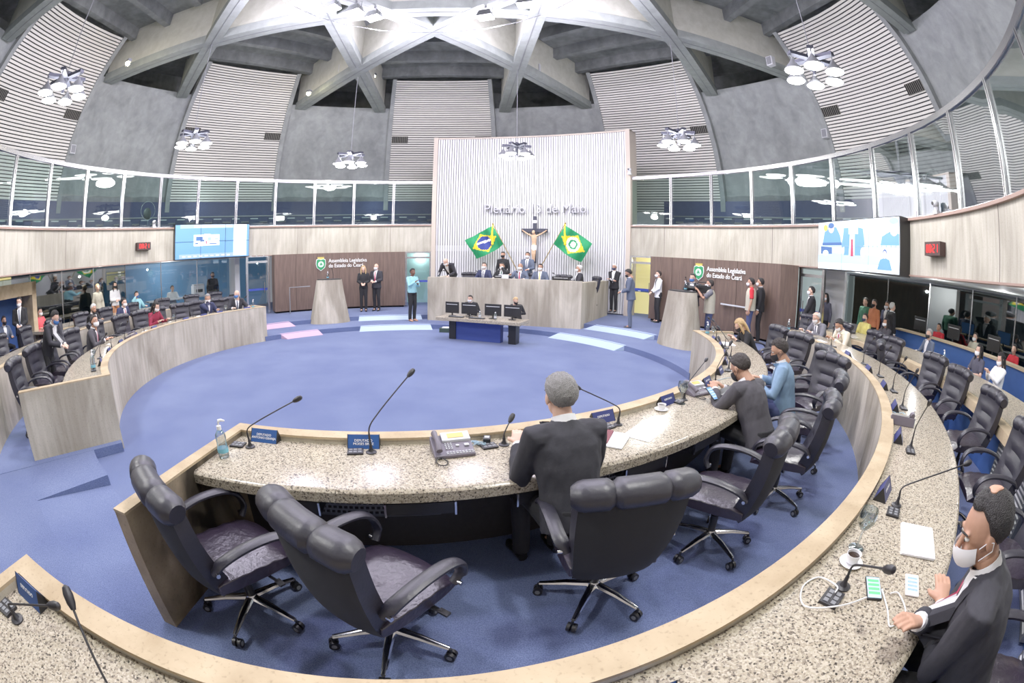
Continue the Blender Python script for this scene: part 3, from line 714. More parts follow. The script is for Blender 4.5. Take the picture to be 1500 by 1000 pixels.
def person(label,loc,rz,pose='sit',elbow=.55,lean=0,top='charcoal',pants='black',shirt='white',tie=None,skin=SK1,hair=HB,hs='short',mask=MW,arms=None,head=(0,0,0),fem=0,vox=.014,height=1.72,suit=True,vest=None,shoes=BLK,sleeve=1.0,curl=.5,side=0,legs=None,group=None,longback=False):
    """arms: ((x,y,z),(x,y,z)) wrist targets for left(-x) and right(+x), in the person's own frame."""
    sc=height/1.72
    t=thing('person',label,'person',loc,rz,group)
    sit=pose=='sit'; hipz=.53 if sit else .93
    hip=Vector((0,0,hipz))
    Ms=Matrix.Translation(hip)@Euler((-RAD(lean),RAD(side),0)).to_matrix().to_4x4()   # torso frame
    sw=.155 if not fem else .135
    T=lambda x,y,z: Ms@Vector((x,y,z))
    neck=T(0,.015,.54); hc=T(0,.035,.665)
    Mh=Matrix.Translation(hc)@Euler((RAD(head[0])-RAD(lean)*.45,RAD(head[2]),RAD(head[1]))).to_matrix().to_4x4()
    sh=[T(s*(sw+.022),-.005,.475) for s in (-1,1)]
    if arms is None: arms=((-.16,.33,hipz+.24),(.16,.33,hipz+.24)) if sit else ((-.25,.06,.80),(.25,.06,.80))
    el=[];wr=[]
    for i,s in enumerate((-1,1)):
        tg=Vector(arms[i]); e,w_=bez2(sh[i],tg,.285,.255,Vector((s*elbow,-.35,-.8))); el.append(e); wr.append(w_)
    # legs
    kn=[];an=[]
    for i,s in enumerate((-1,1)):
        if sit: k_=Vector((s*.13,.43,.52)); a_=Vector((s*.12,.40,.09))
        else: k_=Vector((s*.085,.03,.49)); a_=Vector((s*.085,0,.09))
        if legs: k_,a_=Vector(legs[i][0]),Vector(legs[i][1])
        kn.append(k_);an.append(a_)
    # --- body: one continuous skin mesh
    b=MB(); head_shape(b,Mh,fem)
    b.tube([T(0,0,-.02),T(0,0,.2),T(0,0,.36),T(0,.0,.47),T(0,.005,.53),T(0,.015,.58)],[(.12,.08),(.11,.08),(.12,.08),(.10,.06),(.05,.05),(.045,.045)],14,up=None)
    for i,s in enumerate((-1,1)):
        b.tube([sh[i]-Vector((s*.06,0,0)),sh[i],(sh[i]+el[i])/2,el[i],(el[i]*2+wr[i])/3,wr[i]],[.04,.045,.042,.036,.037,.026],10)
        fd=(wr[i]-el[i]).normalized(); pn=Vector((0,0,-1)) if abs(fd.z)<.8 else Vector((-s,.3,0))
        hand(b,wr[i],fd,pn,-s,curl)
        b.tube([hip+Vector((s*.08,0,0)),kn[i],an[i],an[i]+Vector((0,.09,-.055))],[.06,.045,.032,.03],10)
    me=remesh(b,.0058 if vox<=.0095 else min(vox,.011),1,'body'); me.materials.append(skin); body=link('body',me,t)
    if sleeve<.9: pass
    # --- trousers
    b=MB(); gl=.025
    b.tube([hip+Vector((0,0,.10)),hip+Vector((0,-.01,0)),hip+Vector((0,0,-.06))],[(.15,.105),(.168,.12),(.15,.11)],16,up=(0,1,0))
    for i,s in enumerate((-1,1)):
        b.tube([hip+Vector((s*.085,-.01,-.01)),hip*.5+kn[i]*.5+Vector((s*.035,0,.01)),kn[i],(kn[i]+an[i])/2+Vector((0,-.015,0)),an[i]+Vector((0,-.01,-.03))],[.092,.082,.066,.06,.056],12)
    me=remesh(b,max(vox,.012),2,'trousers'); me.materials.append(cloth(pants,(0,0,0)) if pants in CL else skin); link('trousers',me,t)
    for i,s in enumerate((-1,1)):
        b=MB(); a_=an[i]; b.tube([a_+Vector((s*0,-.05,-.055)),a_+Vector((0,.04,-.05)),a_+Vector((s*.01,.13,-.065)),a_+Vector((s*.01,.18,-.07))],[(.034,.034),(.042,.036),(.042,.024),(.02,.016)],10,up=(0,0,1))
        for v in b.v: v.z=max(v.z,.0 if True else 0)
        b.obj('shoe',shoes,t)
    # --- upper garment
    b=MB(); thk=1.0 if not fem else .88
    low=-.10 if suit and not sit else (-.05 if suit else .0)
    prof=[(low,.192,.138),(.05,.182,.132),(.18,.172,.125),(.30,.192,.135),(.40,.198,.128),(.465,.182,.105),(.508,.12,.082),(.545,.066,.06)]
    b.tube([T(0,.004,z) for z,_,_ in prof],[(rx*thk,ry*thk) for _,rx,ry in prof],20,up=tuple(Ms.to_3x3()@Vector((0,1,0))))
    for i,s in enumerate((-1,1)):
        we=el[i]+(wr[i]-el[i])*(.93 if sleeve>=1 else max(0,(sleeve-.5)*2)); 
        S0=T(s*.10,0,.465)
        if sleeve<=.55:
            m_=sh[i]+(el[i]-sh[i])*.8; b.tube([S0,sh[i],m_],[.07,.066,.062],12)
        else:
            m_=(sh[i]+el[i])/2; f=.95 if fem else 1.06
            b.tube([S0,sh[i],m_,el[i],(el[i]+we)/2,we],[.072*f,.068*f,.062*f,.056*f,.05*f,.043*f],12)
    me=remesh(b,vox,3,'jacket')
    # soft folds
    nv=len(me.vertices); co=[0.0]*nv*3; no=[0.0]*nv*3; me.vertices.foreach_get('co',co); me.vertices.foreach_get('normal',no); ofs=len(label)%7
    for i in range(nv):
        j=3*i; n_=.009*mnoise.noise(Vector((co[j]*9,co[j+1]*9,co[j+2]*5+ofs)))+.004*mnoise.noise(Vector((co[j]*26,co[j+1]*26,co[j+2]*12)))
        co[j]+=no[j]*n_; co[j+1]+=no[j+1]*n_; co[j+2]+=no[j+2]*n_
    me.vertices.foreach_set('co',co); me.update()
    me.materials.append(CL[top]); jk=link('jacket' if suit else ('blouse' if fem else 'shirt'),me,t)
    bv=BVHTree.FromPolygons([v.co.copy() for v in me.vertices],[tuple(p.vertices) for p in me.polygons])
    dirf=(Ms.to_3x3()@Vector((0,-1,0))).normalized()
    def patch(name,m_,fn,off,n1=6,n2=10):
        pts=[];ok=True
        for j in range(n2+1):
            for i in range(n1+1):
                x,z=fn(i/n1,j/n2); o_=T(x,.45,z); h_=bv.ray_cast(o_,dirf)
                if h_[0] is None: h_=(T(x,.1,z),)
                pts.append(h_[0]-dirf*off)
        b=MB(); N2=len(pts); b.add(pts+[p+dirf*.012 for p in pts],[(j*(n1+1)+i,j*(n1+1)+i+1,(j+1)*(n1+1)+i+1,(j+1)*(n1+1)+i) for j in range(n2) for i in range(n1)])
        return b.obj(name,m_,t)
    if suit and shirt:
        patch('shirt_front',CL[shirt],lambda u,v:((u-.5)*2*(.008+.062*v),.12+.42*v),.004)
        if tie: patch('tie',CL[tie],lambda u,v:((u-.5)*2*(.022-.006*v),.12+.38*v),.010,2,8)
        for s in (-1,1): patch('lapel',CL[top],lambda u,v,s=s:(s*((.008+.062*v)+u*(.004+.045*math.sin(v*PI*.8))),.12+.42*v),.007,3,10)
        for i in (0,1):
            b=MB(); d_=(wr[i]-el[i]).normalized(); b.tube([wr[i]-d_*.03,wr[i]+d_*.004],[.036,.034],14); b.obj('cuff',CL[shirt],t)
    if suit and not fem:
        R3=Ms.to_3x3(); b=MB(); n_=20; vs=[]
        for (rx,ry,z,o) in ((.072,.066,.515,0),(.064,.061,.562,.010),(.059,.056,.562,.010),(.064,.058,.51,0)):
            for i in range(n_): a_=2*PI*i/n_; vs.append(T(rx*math.cos(a_),ry*math.sin(a_)+.008+o,z+.012*-math.sin(a_)))
        b.add(vs,[(q*n_+i,q*n_+(i+1)%n_,((q+1)%4)*n_+(i+1)%n_,((q+1)%4)*n_+i) for q in range(4) for i in range(n_)]); b.obj('collar',CL[shirt] if shirt else CL[top],t)
    if vest:
        b=MB(); pr=[(-.06,.205,.152),(.1,.194,.147),(.30,.205,.15),(.41,.20,.142),(.48,.16,.115),(.52,.11,.09)]
        b.tube([T(0,.004,z) for z,_,_ in pr],[(a_,c_) for _,a_,c_ in pr],20,up=tuple(Ms.to_3x3()@Vector((0,1,0)))); b.obj('vest',CL[vest],t)
    # --- head pieces
    if mask:
        R_=(.073,.104,.084)
        shell(Mh,mask,'face_mask',t,-72,72,lambda az:-46+.004*az*az,16-.0,R_,.005,20,8,(0,.010,-.036))
        if vox<=.0121:
            for s in (-1,1): b=MB(); b.tube([Mh@Vector((s*.068,.032,-.018)),Mh@Vector((s*.083,.0,.004)),Mh@Vector((s*.088,-.02,-.004)),Mh@Vector((s*.083,-.018,-.035)),Mh@Vector((s*.066,.03,-.062))],.002,5); b.obj('ear_loop',mask,t)
    if vox<=.0141:
        for s in (-1,1):
            b=MB(); b.ball(Mh@Vector((s*.030,.0745,.012)),(.0115,.0115,.0085),10,8); b.obj('eye',MATS['eye_white'],t)
            b=MB(); b.ball(Mh@Vector((s*.030,.0825,.0115)),.0058,8,6); b.obj('iris',BLK,t)
        for s in (-1,1):
          b=MB(); b.tube([Mh@Vector((s*.014,.091,.034)),Mh@Vector((s*.032,.090,.040)),Mh@Vector((s*.050,.078,.034))],[.0035,.004,.0025],6); b.obj('eyebrow',hair if hair not in (None,HW,HG) else HBR,t)
    if hs!='bald' and hair:
        if hs in ('balding','crown'):
            def hb(az):
                a=abs((az+180)%360-180); base=64 if hs=='crown' else 40
                if a<58: return base-.5 if hs=='balding' else 50
                if a<80: return (base-(a-58)*1.3) if hs=='balding' else 52-(a-58)*1.3
                if a<112: return 8-(a-80)*1.35
                return -35-min(15,(a-112)*.6)
            shell(Mh,hair,'hair',t,-180,180,hb,40 if hs=='balding' else 90,(.080,.098,.095),.011,64,20,noise_=.05,freq=150)
            if hs=='crown': shell(Mh@Matrix.Translation((0,-.012,.022))@Euler((RAD(14),0,0)).to_matrix().to_4x4()@Matrix.Translation((0,.012,-.022)),skin,'bald_spot',t,-180,180,lambda az:73+3*math.cos(RAD(az*3)),90,(.080,.098,.095),.0155,36,6)
        else:
            def hl(az):
                a=abs((az+180)%360-180)
                if a<52: return 40 if not fem else 36
                if a<80: return 40-(a-52)*1.15
                if a<112: return 8-(a-80)*1.35
                return -35-min(15,(a-112)*.6)
            shell(Mh,hair,'hair',t,-180,180,hl,90,(.079,.097,.095),.011,72 if vox<.0125 else 40,24 if vox<.0125 else 12,noise_=.09 if hs!='smooth' else .02,freq=230)
            if hs=='long':
                b=MB(); R3=Mh.to_3x3(); P_=[]
                for q,r_ in (((0,-.06,.05),(.075,.05)),((0,-.085,-.03),(.085,.045)),((0,-.085,-.12),(.095,.04)),((0,-.075,-.22),(.10,.032)),((0,-.07,-.31),(.07,.02))): P_.append((Mh@Vector(q),r_))
                b.tube([p for p,_ in P_],[r for _,r in P_],16,up=tuple(R3@Vector((0,1,0))))
                for s in (-1,1): b.tube([Mh@Vector((s*.06,.02,.07)),Mh@Vector((s*.086,.015,0)),Mh@Vector((s*.09,.02,-.10)),Mh@Vector((s*.085,.03,-.24))],[.02,.025,.027,.012],10)
                me=remesh(b,.012,2,'long_hair'); me.materials.append(hair); link('long_hair',me,t)
            if hs=='bun': 
                b=MB(); b.ball(Mh@Vector((0,-.115,.02)),.04); b.obj('hair_bun',hair,t)
    if sc!=1: t.scale=(sc,sc,sc)
    return t
mat('eye_white',(230,226,220),.3)
def seated(label,R,psi,zf,turn=0,**k):
    return person(label,W(R,psi,zf),face_in(psi)+RAD(turn),'sit',**k)
def onr(px,py,R_):
    d=ray(px,py); a=d.x**2+d.y**2; b_=CAMP.x*d.x+CAMP.y*d.y; c_=CAMP.x**2+CAMP.y**2-R_*R_; return CAMP+d*((-b_+math.sqrt(b_*b_-a*c_))/a)
def standing(label,px,py,zf,face,R=None,**k):
    p=onr(px,py,R) if R else at(px,py,zf); return person(label,Vector((p.x,p.y,zf)),RAD(face),'stand',**k)
def to_cam(p): d=CAMP-p; return math.degrees(math.atan2(-d.x,d.y))
# ---- near desk
seated('grey haired man seen from behind in charcoal suit at near desk',6.30,142.6,F1,0,lean=18,top='charcoal',pants='black',hair=HG,skin=SK1,mask=None,arms=((-.15,.42,.82),(.15,.42,.82)),elbow=.3,head=(-6,0,0),vox=.009,height=1.84)
seated('masked man in grey suit looking at phone at near desk',6.36,123.0,F1,-14,lean=28,top='darkgrey',pants='black',hair=HBR,mask=MK,skin=SK2,arms=((-.06,.56,.86),(.07,.55,.86)),head=(-26,0,0),vox=.009,height=1.76,curl=.9)
seated('man in light blue jacket and black mask behind the phone user',6.42,113.4,F1,0,lean=12,top='lightblue',pants='jeans',hair=HBR,mask=MK,skin=SK2,arms=((-.20,.38,.80),(.2,.38,.80)),head=(-22,14,0),vox=.011,height=1.74)
seated('woman with long blonde hair and black mask writing at desk end',6.42,83.2,F1,0,lean=30,top='black',pants='black',suit=False,fem=1,hair=HBL,hs='long',mask=MK,skin=SK1,arms=((-.12,.46,.84),(.14,.46,.84)),head=(-24,0,0),vox=.011,height=1.66)
hp=CAMP+ray(1432,752)*1.72
fa=face_in(137.2)+RAD(-2); fd=Vector((-math.sin(fa),math.cos(fa),0))
person('man in dark suit and white mask leaning on desk at lower right corner',Vector((hp.x,hp.y,0))-fd*.42+Vector((0,0,F2)),fa,'sit',lean=26,top='charcoal',pants='black',shirt='white',tie='crimson',hair=HB,hs='crown',mask=MW,skin=SK2,arms=((.10,.33,.765),(-.10,.40,.80)),head=(-14,22,0),vox=.009,height=1.92,curl=.3,elbow=.7)
# ---- right outer row
seated('man in grey suit seated at far end of right outer row',8.62,76.8,F2,6,lean=22,top='grey',pants='grey',hair=HW,hs='balding',mask=MW,skin=SK1,arms=((-.14,.52,.84),(.2,.50,.84)),head=(-14,0,0),tie='navy')
seated('man in cream suit writing in right outer row',8.66,83.2,F2,4,lean=26,top='cream',pants='cream',hair=HB,mask=MW,skin=SK2,arms=((-.12,.50,.84),(.12,.48,.84)),head=(-24,0,0),tie='crimson')
# ---- left inner row
seated('man in white mask looking up beside a standing colleague on the left',6.45,-132.3,F1,10,lean=10,top='darkgrey',pants='black',hair=HBR,mask=MW,skin=SK2,tie='crimson',head=(8,-30,0),arms=((-.16,.40,.82),(.16,.42,.84)))
seated('woman in maroon jacket with white mask in left inner row',6.45,-108.4,F1,0,lean=14,top='maroon',pants='black',suit=False,fem=1,hair=HB,hs='long',mask=MW,skin=SK1,arms=((-.2,.40,.84),(.16,.42,.84)),head=(-18,0,0))
seated('man in navy suit resting chin on hand, left inner row',6.45,-90.3,F1,-10,lean=16,top='navy',pants='navy',hair=HG,mask=MW,skin=SK2,arms=((-.22,.40,.84),(.03,.26,1.10)),head=(-6,-20,0))
seated('bald man in dark suit and blue mask at end of left inner row',6.42,-80.6,F1,-16,lean=12,top='charcoal',pants='black',hair=None,hs='bald',mask=MBL,skin=SK1,arms=((-.30,.44,.82),(.2,.44,.82)),head=(2,-40,0),tie='slate')
p=W(7.0,-141.5,F1)
person('man in dark suit and blue mask standing in left inner row holding phone',p,face_in(-141)+RAD(-20),'stand',lean=30,top='charcoal',pants='black',hair=HB,mask=MBL,skin=SK1,arms=((-.05,.55,1.02),(.06,.55,1.02)),head=(-14,0,0),vox=.012,height=1.64)
# ---- left outer row
seated('man with hand on mouth in dark suit, left outer row',8.6,-112.2,F2,0,lean=16,top='black',pants='black',hair=HW,mask=None,skin=SK2,arms=((-.1,.45,.86),(.02,.22,1.12)),head=(-8,0,0))
seated('woman in coral top behind the left outer row',10.9,-114.6,F2,0,lean=6,top='coral',pants='black',suit=False,fem=1,hair=HB,mask=MW,skin=SK1)
seated('man in navy suit and white mask in left outer row',8.6,-103.6,F2,6,lean=14,top='navy',pants='navy',hair=HB,mask=MW,skin=SK1,tie='crimson')
seated('man in dark suit with black mask by the left glass wall',10.9,-123.3,F2,-10,lean=8,top='slate',pants='black',hair=HBR,mask=MK,skin=SK2)
standing('man in dark suit and white mask standing in the left concrete portal',30,470,F2,-110,R=9.75,top='black',pants='black',shirt='white',tie='slate',hair=HB,mask=MW,skin=SK1,arms=((-.05,.24,1.06),(.05,.24,1.08)),head=(-8,0,0))
# people by / behind the left glass
for ps,R,zf,pose,lab,kw in ((-99.8,11.1,F2,'stand','woman in floral blouse standing by left glass wall',dict(top='khaki',pants='black',suit=False,fem=1,hair=HBL,mask=None)),
    (-95.6,11.15,F2,'stand','woman in white top and black mask standing by left glass wall',dict(top='white',pants='tan',suit=False,fem=1,hair=HB,hs='long',mask=MK,arms=((-.02,.2,1.1),(.03,.22,1.12)))),
    (-91.0,11.0,F2,'sit','seated person in pale top with blue mask by left glass wall',dict(top='teal',pants='jeans',suit=False,fem=1,hair=HBR,mask=MBL,arms=((-.25,.3,.8),(.1,.15,1.15)))),
    (-79.6,12.6,F2,'sit','person in white seated in blue lit room behind left glass',dict(top='white',pants='black',suit=False,hair=HBR,mask=None)),
    (-71.3,12.2,F2,'stand','person in black standing by white printer behind left glass',dict(top='black',pants='jeans',suit=False,hair=HB,mask=MK))):
    person(lab,W(R,ps,zf),face_in(ps),pose,vox=.018,skin=SK1,**kw)
# ---- stage left
standing('woman with long blonde hair in black standing at left wooden panel',533,456,S2,-148,top='black',pants='black',suit=False,fem=1,hair=HBL,hs='long',mask=None,skin=SK1,arms=((-.05,.2,1.05),(.05,.2,1.05)),height=1.66,vox=.016)
standing('bald man in dark suit with crimson tie at left wooden panel',552,455,S2,-170,top='charcoal',pants='black',tie='crimson',hair=None,hs='bald',mask=MW,skin=SK1,arms=((-.06,.24,1.08),(.08,.24,1.10)),height=1.72,vox=.014)
standing('sign language interpreter woman in teal blouse and black trousers',604,470,S1,-118,top='teal',pants='black',suit=False,fem=1,hair=HB,hs='bun',mask=None,skin=SK3,arms=((-.03,.28,1.22),(.06,.30,1.30)),height=1.70,vox=.012,shoes=SK2,curl=.15)
# ---- stage right
standing('man in dark navy suit reading phone standing on right ramp',922,481,S1+.1,92,lean=6,top='slate',pants='slate',hair=HB,mask=MK,skin=SK2,arms=((-.04,.28,1.05),(.06,.28,1.06)),head=(-26,0,0),height=1.75,vox=.012)
standing('man in black suit arms folded beside the podium',898,457,S2+.12,160,top='black',pants='black',hair=HW,mask=MN,skin=SK2,arms=((.08,.22,1.18),(-.08,.24,1.14)),height=1.72,vox=.014)
standing('woman in white jacket and black trousers before right wooden panel',962,472,S2,110,top='white',pants='black',shirt='black',fem=1,hair=HBR,hs='smooth',mask=MW,skin=SK1,arms=((-.04,.24,1.0),(.06,.24,1.0)),height=1.70,vox=.012)
standing('man in dark suit half hidden behind the right lectern',1016,430,S2,150,R=7.7,top='charcoal',pants='black',hair=HB,mask=MBL,skin=SK1,arms=((-.2,.34,1.12),(.2,.34,1.12)),lean=8,height=1.72,vox=.014)
standing('camera operator in khaki vest and dark shirt filming to the left',1040,440,F1,88,R=7.5,top='grey',pants='jeans',suit=False,vest='khaki',hair=HBR,mask=MW,skin=SK2,sleeve=.55,arms=((-.10,.34,1.42),(.12,.26,1.30)),height=1.74,vox=.011)
standing('man in khaki vest over red shirt before right wooden panel',1100,440,S2,78,R=8.6,top='red',pants='jeans',suit=False,vest='khaki',hair=HB,mask=MW,skin=SK2,sleeve=.55,height=1.72,vox=.012)
standing('person in dark jacket standing behind the man in red shirt',1114,440,S2,70,R=9.0,top='black',pants='black',hair=HB,mask=MW,skin=SK2,height=1.74,vox=.016)
standing('man in black suit and white mask at the far right doorway',1188,455,F2,75,R=9.9,top='black',pants='black',hair=HB,mask=MW,skin=SK1,arms=((-.03,.24,.92),(.04,.24,.92)),height=1.74,vox=.014)
# ---- right booth area
RB=[(10.5,65.3,F2,'stand','woman with long dark hair in patterned top by white column',dict(top='floral',pants='black',suit=False,fem=1,hair=HB,hs='long',mask=MW)),
 (11.6,69.0,F2,'stand','man in green shirt standing inside right booth',dict(top='green',pants='black',suit=False,hair=HBR,mask=None)),
 (11.5,71.2,F2,'stand','woman in orange top and black mask inside right booth',dict(top='orange',pants='black',suit=False,fem=1,hair=HBR,mask=MK)),
 (11.8,72.6,F2,'stand','man in navy suit seen side on inside right booth',dict(top='navy',pants='navy',hair=HB,mask=MW)),
 (11.5,74.6,F2,'stand','white haired man in dark jacket with back turned in right booth',dict(top='black',pants='black',hair=HW,mask=None,turn=160)),
 (10.95,71.9,F2,'sit','person with dark face mask and glasses seated at right press counter',dict(top='yellow',pants='black',suit=False,hair=HBR,mask=MN)),
 (10.95,76.3,F2,'sit','woman with long dark hair in white mask at right press counter',dict(top='darkgrey',pants='black',suit=False,fem=1,hair=HB,hs='long',mask=MW,arms=((-.05,.4,.8),(.08,.4,.85)))),
 (10.95,85.3,F2,'sit','woman with grey headscarf and black mask at right press counter',dict(top='slate',pants='black',suit=True,fem=1,hair=HG,hs='smooth',mask=MK)),
 (10.95,95.3,F2,'sit','woman in black and white floral dress at right press counter',dict(top='floral',pants='black',suit=False,fem=1,hair=HB,hs='long',mask=MW,sleeve=.5)),
 (10.95,99.5,F2,'sit','woman in white blouse holding phone at right press counter',dict(top='white',pants='black',suit=False,fem=1,hair=HB,hs='long',mask=MW,arms=((-.03,.36,.95),(.05,.36,.95)),head=(-18,0,0))),
 (13.35,77.3,F2,'sit','person in white and red behind the blue partition',dict(top='red',pants='black',suit=False,hair=HB,mask=None)),
 (13.35,84.0,F2,'sit','person in cream vest standing behind the blue partition',dict(top='khaki',pants='black',suit=False,hair=HBR,mask=MW)),
 (13.35,91.0,F2,'sit','person in bright red seated behind the blue partition',dict(top='red',pants='black',suit=False,fem=1,hair=HB,mask=None))]
for R,ps,zf,pose,lab,kw in RB:
    tn=kw.pop('turn',0); person(lab,W(R,ps,zf),face_in(ps)+RAD(tn),pose,vox=.016,skin=random.choice([SK1,SK2]),height=1.60,**kw)
# ---- podium people (facing the hall)
for x,y,pose,lab,kw in ((-2.12,7.05,'stand','stooping bald man in dark suit at left end of podium',dict(top='charcoal',pants='black',hair=None,hs='bald',mask=MW,lean=50,arms=((-.1,.5,.86),(.28,.5,.8)),head=(-10,0,0))),
  (-1.0,7.25,'sit','man in navy suit, white mask and tie seated on podium',dict(top='navy',pants='black',hair=HBR,mask=MW,tie='navy')),
  (-.72,8.5,'stand','person in black standing behind the podium under the left flag',dict(top='black',pants='black',suit=False,fem=1,hair=HB,mask=MK)),
  (-.36,7.25,'sit','person in black with green tie holding head at podium',dict(top='black',pants='black',tie='green',hair=HBR,mask=MW,arms=((-.05,.2,1.18),(.2,.36,.8)))),
  (.20,8.5,'stand','man in grey suit and white mask standing under the crucifix',dict(top='slate',pants='black',hair=HB,mask=MW,tie='slate',arms=((-.1,.28,1.1),(.2,.28,1.0)))),
  (.27,7.25,'sit','balding man with crimson tie in centre of podium',dict(top='slate',pants='black',hair=HG,hs='balding',mask=MW,tie='crimson',arms=((-.2,.36,.8),(.25,.34,.92)))),
  (.95,7.25,'sit','man with pale yellow tie seated right of podium centre',dict(top='slate',pants='black',hair=HB,mask=MW,tie='yellow')),
  (2.25,7.25,'sit','white haired man seated sideways at right end of podium',dict(top='charcoal',pants='black',hair=HW,mask=MW,turn=-70))):
    tn=kw.pop('turn',0); person(lab,Vector((x,y,PODF)),PI+RAD(tn),pose,vox=.014,height=1.72,skin=random.choice([SK1,SK2]),**kw)
# ---- stenographers' table
for x,y,lab,kw in ((-.55,4.95,'man in white mask seated behind monitors at the small table',dict(top='black',pants='black',hair=HB,mask=MW)),
   (.80,4.95,'blonde woman with dark mask seated behind monitors at the small table',dict(top='black',pants='black',suit=False,fem=1,hair=HBL,hs='smooth',mask=MK,head=(-10,35,0)))):
    person(lab,Vector((x,y,0)),PI,'sit',vox=.014,skin=SK1,height=1.46,lean=16,**kw)
# ================================================================= HALL FIXTURES
def bend(Rr,psi0,u,z): return W(Rr,psi0+u,z)
def frame_mat(psi): return Matrix.Rotation(-RAD(psi),4,'Z')     # local x along the wall, -y towards the room
def wall_obj(psi,R,z): return Matrix.Translation(W(R,psi,z))@Matrix.Rotation(-RAD(psi),4,'Z')
SCR_B=mat('screen_blue',(92,142,190),.4,emit=.45); SCR_W=mat('screen_white',(226,240,250),.4,emit=.5); SCR_D=mat('screen_navy',(60,96,150),.4,emit=.3); SCR_L=mat('screen_pale',(170,206,228),.4,emit=.42); SCR_G=mat('screen_grey',(140,166,188),.4,emit=.35); SCR_R=mat('screen_red',(170,50,80),.4,emit=.3); SCR_S=mat('screen_skin',(214,190,180),.4,emit=.35); SCR_GR=mat('screen_green',(90,190,120),.4,emit=.4); SCR_Y=mat('screen_yellow',(236,206,80),.4,emit=.4)
def placed(t,psi,R,z): t.location=W(R,psi,z); t.rotation_euler=(0,0,-RAD(psi))
# left video wall
t=thing('video_wall','blue video wall screen hanging over the left balcony edge','screen'); placed(t,-76.2,9.45,3.0)
W_,H_=3.02,1.14
b=MB(); b.box((0,.14,0),(W_+.04,.24,H_+.04)); b.obj('casing',BLK,t,smooth=False)
b=MB(); q=lambda x0,x1,z0,z1,mi,d=.0: b.m(mi).box(((x0+x1)/2*W_-W_/2,.012-d,(z0+z1)/2*H_-H_/2),((x1-x0)*W_,.02,(z1-z0)*H_))
q(0,1,0,1,0); q(.78,.965,.03,1,1,.004); q(.06,.77,.90,1,2,.004); q(.06,.24,.895,.99,3,.006); q(.25,.36,.36,.66,1,.004); q(.24,.585,.37,.70,1,.005); q(.38,.46,.69,.72,1,.005)
q(.27,.36,.52,.64,4,.008); q(.33,.38,.5,.55,4,.009); q(.43,.47,.52,.62,5,.008); q(.52,.57,.54,.58,5,.008); q(.26,.30,.42,.46,4,.008); q(.40,.415,.42,.5,6,.008); q(.45,.55,.41,.44,4,.008); q(.05,.78,.02,.13,3,.004)
for i in range(9): q(.09+i*.075,.13+i*.075,.05,.08,1,.007)
b.obj('display',[SCR_B,SCR_W,SCR_L,SCR_G,SCR_D,SCR_G,SCR_R],t,smooth=False)
b=MB()
for u in (1/3,2/3): b.box((u*W_-W_/2,-.006,0),(.008,.012,H_))
b.box((0,-.006,0),(W_,.012,.008)); b.obj('bezel',DARK,t,smooth=False)
# right video wall
t=thing('video_wall','bright video wall on the right showing the podium speakers','screen'); placed(t,78.1,9.3,2.94)
W_,H_=3.08,1.10
b=MB(); b.box((0,.2,0),(W_+.04,.36,H_+.04)); b.obj('casing',BLK,t,smooth=False)
b=MB(); q(0,1,0,1,0)
for i in range(13): q(.36+i*.05,.368+i*.05,.42,1,4,.002)
def el(cx,cz,rx,rz,mi,d): 
    b.m(mi); b.add([((cx+rx*math.cos(k*PI/10))*W_-W_/2,.0-d,(cz+rz*math.sin(k*PI/10))*H_-H_/2) for k in range(20)],[tuple(range(20))])
def poly(pts,mi,d): b.m(mi); b.add([(x*W_-W_/2,-d,z*H_-H_/2) for x,z in pts],[tuple(range(len(pts)))])
poly([(.06,.5),(.09,.78),(.14,.9),(.26,.88),(.31,.7),(.33,.5)],1,.006); el(.19,.86,.04,.10,3,.010); el(.19,.92,.042,.06,2,.012); poly([(.06,.5),(.33,.5),(.33,.56),(.06,.56)],2,.008)
poly([(.36,.3),(.38,.62),(.42,.72),(.54,.72),(.60,.6),(.62,.3)],1,.006); poly([(.425,.3),(.44,.72),(.5,.72),(.5,.3)],0,.008); el(.47,.80,.042,.13,3,.010); poly([(.43,.72),(.51,.72),(.5,.82),(.44,.82)],0,.012); el(.47,.91,.045,.05,4,.012); poly([(.455,.62),(.478,.62),(.484,.28),(.45,.28)],6,.012)
poly([(.33,.45),(.36,.85),(.42,.85),(.42,.5)],1,.005); poly([(.54,.5),(.54,.85),(.6,.82),(.62,.5)],1,.005)
poly([(.80,.5),(.82,.66),(.90,.74),(1,.7),(1,.5)],1,.006); el(.95,.80,.045,.14,3,.010); el(.95,.93,.048,.06,5,.012); poly([(.915,.70),(.985,.70),(.98,.8),(.92,.8)],0,.012)
poly([(0,.14),(.8,.14),(.78,.30),(.2,.34),(0,.30)],4,.004); poly([(.04,.32),(.04,.48),(.2,.46),(.2,.32)],2,.008); el(.11,.34,.04,.06,0,.010); el(.60,.36,.03,.10,3,.010); el(.85,.33,.02,.07,3,.012); el(.85,.37,.022,.06,2,.011); poly([(.77,.06),(.80,.24),(.85,.28),(.90,.24),(.93,.06)],1,.010); el(.11,.88,.03,.07,8,.010)
b.obj('display',[SCR_W,SCR_B,SCR_D,SCR_S,SCR_L,SCR_G,SCR_R,SCR_B,SCR_Y],t,smooth=False)
b=MB()
for u in (1/3,2/3): b.box((u*W_-W_/2,-.006,0),(.007,.012,H_))
b.box((0,-.006,-.02),(W_,.012,.007)); b.obj('bezel',SCR_G,t,smooth=False)
